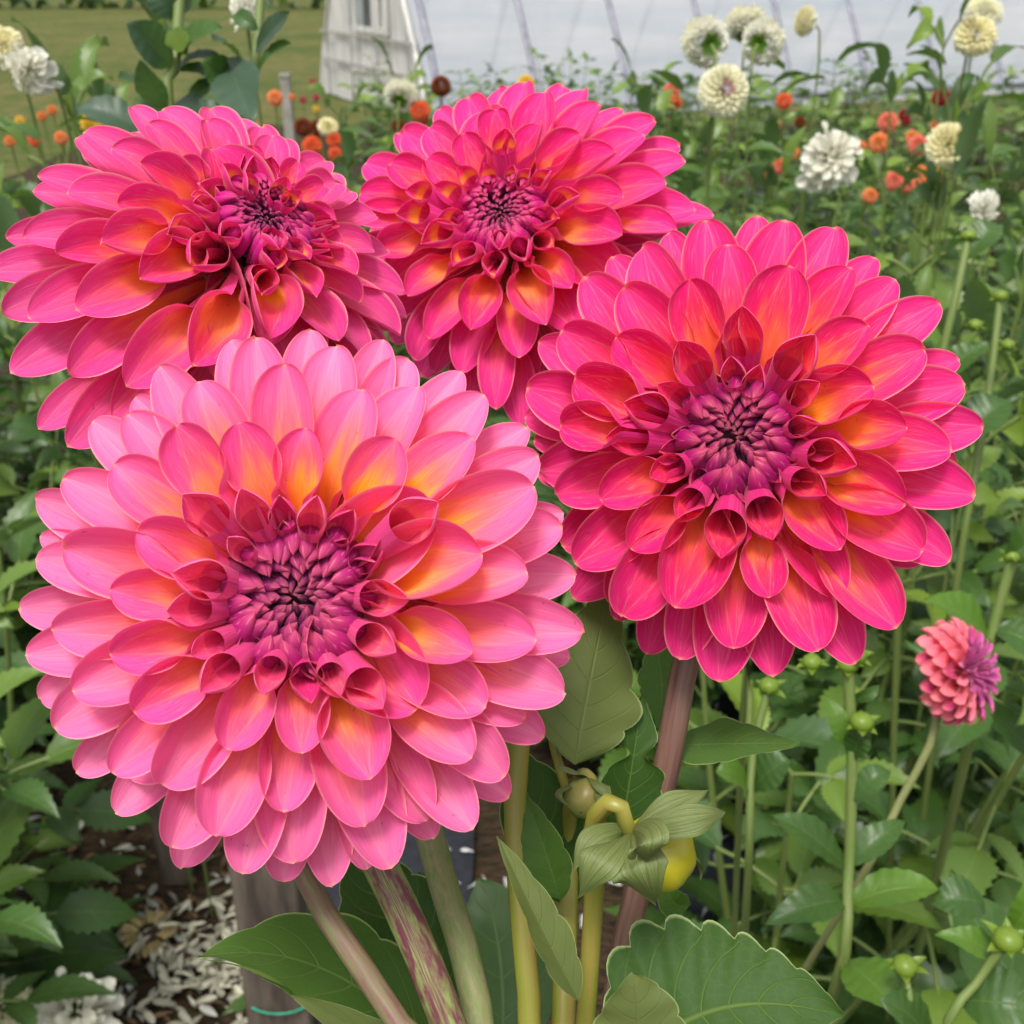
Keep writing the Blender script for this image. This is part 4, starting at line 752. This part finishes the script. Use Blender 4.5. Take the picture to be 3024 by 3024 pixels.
for pts, rad, mt, lab in (([(522, 700, .40), (515, 800, .40), (520, 900, .395), (530, 1030, .39)], .0042, M_stem_yellow, 'orange tinged stem'), ([(570, 780, .44), (567, 860, .43), (565, 950, .42), (563, 1030, .41)], .0046, M_stem_yellow, 'yellow green stem'),
                          ([(548, 690, .42), (553, 740, .42), (566, 790, .42)], .0018, M_stem_yellow, 'thin yellow leaf stalk')):
    mb = MB(); P = [at(*p) for p in pts]; 
    if pts[-1][1] > 1000: P.append(at(pts[-1][0] - 10, 1250, .42)); P.append(gp(P[-1][0], .48))
    mb.tube(P, rad, 12); lcp.add(mb, 'stem', mt)['label'] = lab
def flower_bud(cx, cy, d, Rb, neck, stalk, sep, mcol, label_, hint=None):
    c = at(cx, cy, d); nk = at(*neck); ax_ = unit(c - nk); e1 = unit(np.cross(ax_, CF)); e2 = np.cross(ax_, e1); a = np.linspace(0, 2 * np.pi, 28, endpoint=False)
    mb = MB(); rows = []
    for ph in np.linspace(0.02, np.pi - .02, 16):
        rr = Rb * math.sin(ph) ** .8; rows.append(c + ax_ * (-math.cos(ph)) * Rb * .92 + rr * (1 + .03 * np.cos(a * 7)[:, None]) * (np.cos(a)[:, None] * e1 + np.sin(a)[:, None] * e2))
    mb.grid(np.stack(rows), None, None, close=True); bo = lcp.add(mb, 'bud', mcol); bo['label'] = label_
    for (x, y, dd, bx, by, bd, w_, cu) in sep:
        s_ = MB(); B = nk + (c - nk) * .12; T_ = at(x, y, dd); Mm = at(bx, by, bd)
        f = lambda U, V: np.zeros(U.shape + (3,))
        hero_leaf(s_, B, Mm, T_, w_ * d / FPX, unit(Mm - c) + toC * .3, fold=-.25, teeth=1, depth=0., nu=9, nv=20, wave=.12, seed=int(x), peak=.5); lcp.add(s_, 'sepal', M_sepal, bo)
    s_ = MB(); s_.tube([at(*q) for q in stalk] + [nk, nk + ax_ * Rb * .3], [.0034] * (len(stalk) - 2) + [.0030, .0028, .0027, .0032], 12); lcp.add(s_, 'bud_stalk', M_stem_yellow)
M_bud = plain('bud_yellow_green', (.30, .42, .03), (.55, .42, .02), 22., .3, .5, bump=.15, bdist=.001, trans=.15)
M_bud2 = plain('bud_orange_brown', (.22, .18, .05), (.16, .22, .05), 60., .4, .5, bump=.15, bdist=.001)
flower_bud(657, 853, .378, .0132, (627, 828, .362), [(583, 1060, .385), (590, 960, .380), (595, 880, .376), (592, 838, .372), (597, 814, .366), (609, 802, .360), (621, 807, .358)],
 [(572, 872, .352, 596, 838, .352, 15, 0), (578, 898, .350, 602, 858, .342, 19, 0), (656, 903, .350, 637, 866, .338, 27, 0), (646, 862, .338, 645, 838, .333, 22, 0), (709, 790, .365, 670, 806, .358, 14, 0), (725, 812, .362, 688, 820, .352, 16, 0), (700, 880, .40, 690, 850, .395, 10, 0)], M_bud, 'plump yellow green bud with drooping ribbed sepals')
flower_bud(585, 798, .405, .0075, (590, 780, .412), [(566, 860, .43), (572, 800, .425), (582, 776, .42)], [(555, 770, .40, 570, 768, .402, 10, 0), (568, 805, .395, 560, 790, .398, 6, 0), (612, 800, .40, 600, 782, .402, 12, 0), (596, 815, .395, 603, 800, .396, 8, 0)], M_bud2, 'small brownish bud behind the yellow one')
# tall shoot with big bluish leaves, top left
shoot = thing('dahlia_plant', at(176, 60, 1.15) * np.array([1, 1, 0]) + np.array([0, .05, 0]), 'tall dahlia shoot with broad bluish leaves in front of the lawn, top left', 'plant'); ls = Local(shoot)
mb = MB(); mb.tube([at(182, -40, 1.15), at(176, 60, 1.15), at(172, 150, 1.16), np.array(shoot.location)], .006, 8); ls.add(mb, 'stem', M_stem_bg)
mb = MB(); mb.tube([at(262, -30, 1.2), at(256, 60, 1.2), at(240, 130, 1.2), np.array(shoot.location) + np.array([.03, 0, .2])], .005, 8); ls.add(mb, 'stem', M_stem_bg)
for i, (b, t, hw, nr) in enumerate((((172, 66), (126, 24), 17, toC + CR * .3), ((175, 62), (222, 28), 16, toC + CU), ((176, 72), (222, 58), 9, toC + CU * 2), ((180, 70), (240, 96), 13, CU + toC * .3), ((228, 60), (254, 124), 21, toC), ((160, 108), (118, 78), 14, toC + CU), ((150, 135), (75, 108), 16, toC + CU), ((185, 110), (232, 80), 10, toC + CU * 2), ((255, 52), (290, 12), 11, toC + CR * .4), ((257, 75), (292, 44), 9, toC + CU),
                                    ((176, 20), (152, -12), 12, toC), ((180, 18), (206, -8), 12, toC + CU), ((165, 112), (140, 60), 12, toC), ((225, 90), (200, 62), 16, toC + CR), ((178, 100), (205, 135), 14, toC + CU), ((170, 130), (135, 100), 14, toC), ((188, 55), (170, 30), 10, toC), ((240, 60), (212, 40), 12, toC + CU * .4), ((190, 130), (225, 110), 12, toC + CU), ((258, 30), (232, 15), 8, toC))):
    mb = MB(); B = at(*b, 1.15 + .01 * (i % 3)); T_ = at(*t, 1.08 + .03 * (i % 4)); hero_leaf(mb, B, (B + T_) / 2 + unit(nr) * .008, T_, hw * 1.42 / FPX, unit(unit(nr) + toC * .8), fold=.25, teeth=6, depth=.06, nu=9, nv=26, seed=i, peak=.45); ls.add(mb, 'leaf', M_leaf_blue if i % 2 == 0 else M_leaf)

# upright leafy shoots with small green buds at the lower right
def green_bud(lc, px, py, d, R, name='bud'):
    c = at(px, py, d); mb = MB(); a = np.linspace(0, 2 * np.pi, 16, endpoint=False); r = np.random.default_rng(int(px))
    mb.grid(np.stack([c + np.array([0, 0, -math.cos(p_) * R * .8]) + R * math.sin(p_) * np.stack([np.cos(a), np.sin(a), 0 * a], 1) for p_ in np.linspace(.03, 3.11, 9)]), None, np.array([.1, .75, 0]), close=True)
    for k in range(6):
        q = k * np.pi / 3 + .3; rd = np.array([math.cos(q), math.sin(q), 0.])
        leaflet(mb, c + rd * R * .3 - np.array([0, 0, R * .75]), c + rd * R * r.uniform(1.3, 2.0) + np.array([0, 0, R * r.uniform(-.6, .7)]), R * .45, np.array([0, 0, 1.]) - rd * .2, .4, .3, 8, np.array([.05, .65, 0]), 0)
    lc.add(mb, name, M_leaf)
def shoot_plant(label, stems, buds, leaves, base):
    rt = thing('dahlia_plant', base, label, 'plant'); lc = Local(rt)
    for pts, rad in stems:
        mb = MB(); mb.tube([at(*p) for p in pts] + [np.array(base) + np.array([.01, .01, 0])], rad, 8); lc.add(mb, 'stem', M_stem_bg)
    for b in buds: green_bud(lc, *b)
    for i, (b, t, hw, nr) in enumerate(leaves):
        mb = MB(); B, T_ = at(*b), at(*t); hero_leaf(mb, B, (B + T_) / 2 + unit(nr) * .01, T_, hw * b[2] / FPX, nr, fold=.25, teeth=7, depth=.12, nu=9, nv=40, seed=i + 3, peak=.42); lc.add(mb, 'leaf', M_leaf_fresh if i % 3 == 0 else M_leaf)
M_leaf_fresh = leaf_material('leaf_fresh_green', (.07, .15, .018), (.14, .22, .05), (.20, .28, .07), .45, 6., rough=.42)
up_ = CU
shoot_plant('upright green shoot with small buds, between the coral dahlia and the small rosy one', [([(848, 668, .85), (852, 760, .86), (848, 880, .87), (836, 985, .88)], .0045), ([(768, 690, .92), (752, 760, .92), (748, 880, .93)], .0035), ([(748, 735, .90), (750, 700, .90), (745, 670, .90)], .003)],
 [(848, 664, .85, .0085), (769, 686, .92, .0085), (812, 662, .84, .0075), (862, 722, .84, .009), (855, 655, .85, .009), (856, 694, .86, .006)],
 [((846, 745, .86), (826, 695, .86), 12, toC), ((850, 760, .86), (862, 735, .85), 14, toC + CU), ((752, 790, .92), (790, 760, .90), 22, toC + CU), ((750, 790, .92), (715, 772, .9), 18, toC + CU), ((846, 868, .87), (770, 815, .86), 20, toC + CU), ((848, 866, .87), (905, 822, .88), 16, toC + CU), ((850, 905, .87), (940, 890, .86), 24, toC * .6 + CU), ((846, 900, .87), (765, 925, .85), 20, toC + CU), ((852, 800, .86), (890, 770, .86), 14, toC + CU), ((845, 960, .87), (895, 1010, .82), 26, toC + CU * .5), ((848, 700, .86), (880, 684, .85), 7, toC)], (.30, .98, .02))
shoot_plant('low shoot with two bright green star shaped buds in the bottom right corner', [([(905, 975, .80), (908, 1040, .80)], .0028), ([(1004, 945, .78), (975, 985, .79), (940, 1050, .80)], .0034)], [(905, 966, .80, .0092), (1008, 940, .78, .0105)],
 [((1000, 960, .8), (935, 935, .8), 16, toC + CU), ((960, 1000, .8), (1040, 1010, .78), 34, toC + CU * .6), ((930, 1040, .8), (880, 1000, .78), 26, toC + CU), ((1010, 930, .84), (1035, 870, .84), 20, toC), ((985, 905, .86), (930, 905, .86), 24, toC + CU)], (.38, .62, .02))
shoot_plant('tall green shoot with nodes rising at the right edge above the small rosy dahlia', [([(1012, 560, 1.1), (990, 640, 1.12), (965, 760, 1.15)], .0055), ([(968, 240, 1.2), (955, 300, 1.2), (935, 380, 1.22), (905, 470, 1.25)], .0045), ([(1000, 300, 1.3), (985, 420, 1.3), (960, 560, 1.32)], .0045)], [(1012, 556, 1.1, .009), (969, 236, 1.2, .009), (1001, 296, 1.3, .009), (975, 325, 1.2, .008), (1008, 345, 1.25, .008), (888, 318, 1.25, .008)],
 [((990, 640, 1.12), (925, 600, 1.1), 26, toC + CU), ((995, 630, 1.12), (1045, 660, 1.1), 26, toC + CU), ((960, 440, 1.25), (1010, 400, 1.25), 24, toC + CU), ((945, 350, 1.22), (895, 330, 1.22), 20, toC + CU), ((940, 380, 1.22), (990, 345, 1.2), 16, toC + CU), ((1005, 560, 1.1), (1050, 520, 1.1), 22, toC), ((975, 500, 1.3), (915, 470, 1.3), 22, toC + CU), ((965, 260, 1.2), (1000, 225, 1.2), 18, toC + CU), ((985, 700, 1.15), (935, 760, 1.1), 22, toC + CU)], (.62, 1.25, .02))
# ------------------------------------------------------------------ stakes, litter, twine
def stake(px0, py0, d, wpx, label, top):
    b = ground_at(px0, py0, .02); root_l = b; w_ = wpx * d / FPX
    root = thing('wooden_stake', b, label, 'stake', 'wooden stakes at the left'); lc = Local(root); mb = MB()
    n = 12; z = np.linspace(0, top, n); r = np.random.default_rng(int(px0)); rows = []
    for i in range(n):
        c = b + np.array([.004 * math.sin(i), .003 * math.cos(i * 1.3), z[i]]); q = w_ / 2 * (1 + .03 * r.normal())
        rows.append(np.stack([c + np.array([sx * q, sy * q * .55, 0]) for sx, sy in ((-1, -.8), (-.85, -1), (.85, -1), (1, -.8), (1, .8), (.85, 1), (-.85, 1), (-1, .8))]))
    rows.append(np.stack([rows[-1].mean(0) + (p - rows[-1].mean(0)) * .7 + np.array([0, 0, .006]) for p in rows[-1]])); rows.append(np.stack([rows[-1].mean(0) + (p - rows[-1].mean(0)) * .02 for p in rows[-1]]))
    mb.grid(np.stack(rows), None, None, close=True); return mb, lc, root
M_white_wood = plain('white_painted_wood', (.55, .54, .52), (.75, .74, .72), 9., .6, .3, (1, 1, .2), bump=.2)
mb, lc, rt = stake(300, 1140, 1.55, 66, 'broad dark weathered stake at the bottom, left of the stems', .80); lc.add(mb, 'post', M_wood)
tw = MB(); a = np.linspace(0, 2 * np.pi, 24, endpoint=False); zz = at(300, 1012, 1.6)[2] - .02
tw.tube([np.array(rt.location) + np.array([.052 * math.cos(q), .033 * math.sin(q), zz + .002 * math.sin(q)]) for q in np.linspace(0, 2 * np.pi, 25)], .0016, 6)
M_twine = plain('green_twine', (.01, .22, .13), (.02, .30, .20), 60., .6, .3)
tw.tube([np.array(rt.location) + np.array([.05, -.02, zz]), np.array(rt.location) + np.array([.14, -.03, zz - .006]), np.array(rt.location) + np.array([.3, .02, zz + .02])], .0016, 6); lc.add(tw, 'twine', M_twine)
mb, lc, rt = stake(178, 880, 2.1, 33, 'narrow grey stake standing farther back under the largest dahlia', .45); lc.add(mb, 'post', M_wood)
p = at(285, 77, 6.5); rt = thing('fence_post', (p[0], p[1], 0), 'small grey post standing on the lawn edge', 'post'); mb = MB(); mb.box((p[0], p[1], p[2] / 2), (.055, .05, p[2])); mb.box((p[0], p[1], p[2] + .01), (.065, .06, .02)); Local(rt).add(mb, 'post', plain('grey_post_wood', (.20, .19, .16), (.34, .32, .28), 12., .8, .2), smooth=False)
p = at(222, 82, 1.9); rt = thing('marker_stake', (p[0], p[1] + .02, 0.02), 'white plastic marker stake with a crosspiece behind the left pink bloom', 'stake'); l5 = Local(rt)
mb = MB(); q = at(238, 120, 1.9); g0 = np.array([q[0] + .05, q[1] + .05, 0.02]); mb.tube([p + np.array([.012, 0, 0]), q, (q + g0) / 2, g0], .011, 8); l5.add(mb, 'pole', M_white_wood)
mb = MB(); mb.tube([p + np.array([-.02, 0, .004]), p + np.array([0, 0, .012]), p + np.array([.022, 0, 0])], .008, 8); l5.add(mb, 'crosspiece', M_white_wood)
# fallen petals: white florets heaped on the soil and strewn about
M_fallen = vcol_material('fallen_petal', .6, .25, .3, .3)
fp = MB(); r = np.random.default_rng(12)
def fallen(x, y, s, c, z=.035):
    az = r.uniform(0, 6.28); tl = r.uniform(-.25, .35); d = np.array([math.cos(az) * math.cos(tl), math.sin(az) * math.cos(tl), math.sin(tl)]); P0 = np.array([x, y, z]); hn = unit(np.array([0, 0, 1.]) + r.normal(0, .4, 3))
    P, UV, _ = petal_patch(P0, P0 + d * s * .5 + hn * s * r.uniform(-.12, .2), P0 + d * s, hn, s * r.uniform(.13, .2), R_(80), R_(50), lambda U, V: np.zeros(U.shape + (3,)), nu=7, nv=9, k_open=4.5, wob=.2, rsd=int(r.integers(1e6)))
    fp.grid(P, UV, c)
for k in range(230):
    a_ = r.normal(0, 1, 2); px, py = 215 + a_[0] * 50, 985 + a_[1] * 32; g_ = ground_at(px, py); fallen(g_[0], g_[1], r.uniform(.028, .048), np.array([.62, .60, .46]) * r.uniform(.5, 1.1), .04 + abs(r.normal(0, .012)))
for k in range(420):
    px, py = r.uniform(30, 330), r.uniform(800, 1030); g_ = ground_at(px, py); fallen(g_[0], g_[1], r.uniform(.022, .04), np.array([.62, .62, .55]) * r.uniform(.4, 1.1) if r.random() < .4 else np.array([.16, .10, .05]) * r.uniform(.5, 1.4))
for k in range(260):
    px, py = r.uniform(430, 1020), r.uniform(650, 1020); g_ = ground_at(px, py); fallen(g_[0], g_[1], r.uniform(.022, .04), np.array([.60, .60, .58]) * r.uniform(.6, 1.1), .062)
tag(fp.obj('fallen_petals', M_fallen, origin=(-.4, 1.7, .03)), 'white and browned petals fallen on the ground among the plants', 'petals', kind='stuff')
# a dried spent bloom lying on the mulch
g_ = ground_at(149, 933, .05); sb = MB()
for k in range(22):
    az = k * 2 * np.pi / 22; d = np.array([math.cos(az), math.sin(az), .15 * r.normal()]); P0 = g_ + d * .02
    P, UV, _ = petal_patch(P0, P0 + d * .015 + np.array([0, 0, .008]), P0 + d * .032, np.array([0, 0, 1.]), .008, R_(70), R_(50), lambda U, V: np.zeros(U.shape + (3,)), nu=7, nv=9, wob=.3, rsd=k)
    sb.grid(P, UV, np.array([.45, .36, .16]) * r.uniform(.6, 1.2))
rt = thing('spent_dahlia', g_, 'dried tan dahlia ring with a dark middle lying on the mulch, left of the stakes', 'dried flower'); ld = Local(rt); ld.add(sb, 'petal_ring', M_fallen)
cb_ = MB(); a = np.linspace(0, 2 * np.pi, 14, endpoint=False); cb_.grid(np.stack([g_ + np.array([0, 0, h]) + q * np.stack([np.cos(a), np.sin(a), 0 * a], 1) for q, h in ((.026, -.005), (.022, .004), (.012, .007), (.001, .008))]), None, np.array([.04, .02, .012]), close=True); ld.add(cb_, 'seed_disc', M_fallen)
# low weeds on the mulch at the left
wk = MB(); st_ = MB()
for k in range(17):
    px, py = r.uniform(-10, 330), r.uniform(800, 1040)
    if 100 < px < 320 and 830 < py and r.random() < .85: continue
    g_ = ground_at(px, py, .03)
    for j in range(r.integers(2, 5)):
        az = r.uniform(0, 6.28); leaf_cluster(wk, st_, g_ + np.array([0, 0, .01]), np.array([math.cos(az), math.sin(az), r.uniform(.3, 1.)]), r.uniform(.06, .12), r, np.array([r.uniform(0, .6), r.uniform(0, .25), 0]), 3)
wo_ = tag(wk.obj('ground_cover', M_leaf, origin=(-.4, 1.8, .02)), 'low green weeds sprouting from the mulch at the bottom left', 'weeds', kind='stuff')
# orange petal lying on a leaf
c = at(954, 901, .88); pm = MB(); P, UV, _ = petal_patch(c - CR * .016, c + toC * .004, c + CR * .016, toC * .6 + CU, .0085, R_(60), R_(40), lambda U, V: np.zeros(U.shape + (3,)), nu=9, nv=12, k_open=5, wob=.1)
pm.grid(P, UV, lin(222, 176, 112)); tag(pm.obj('fallen_petal', M_fallen, origin=c), 'single dry orange petal lying on a leaf near the bottom right', 'petal')
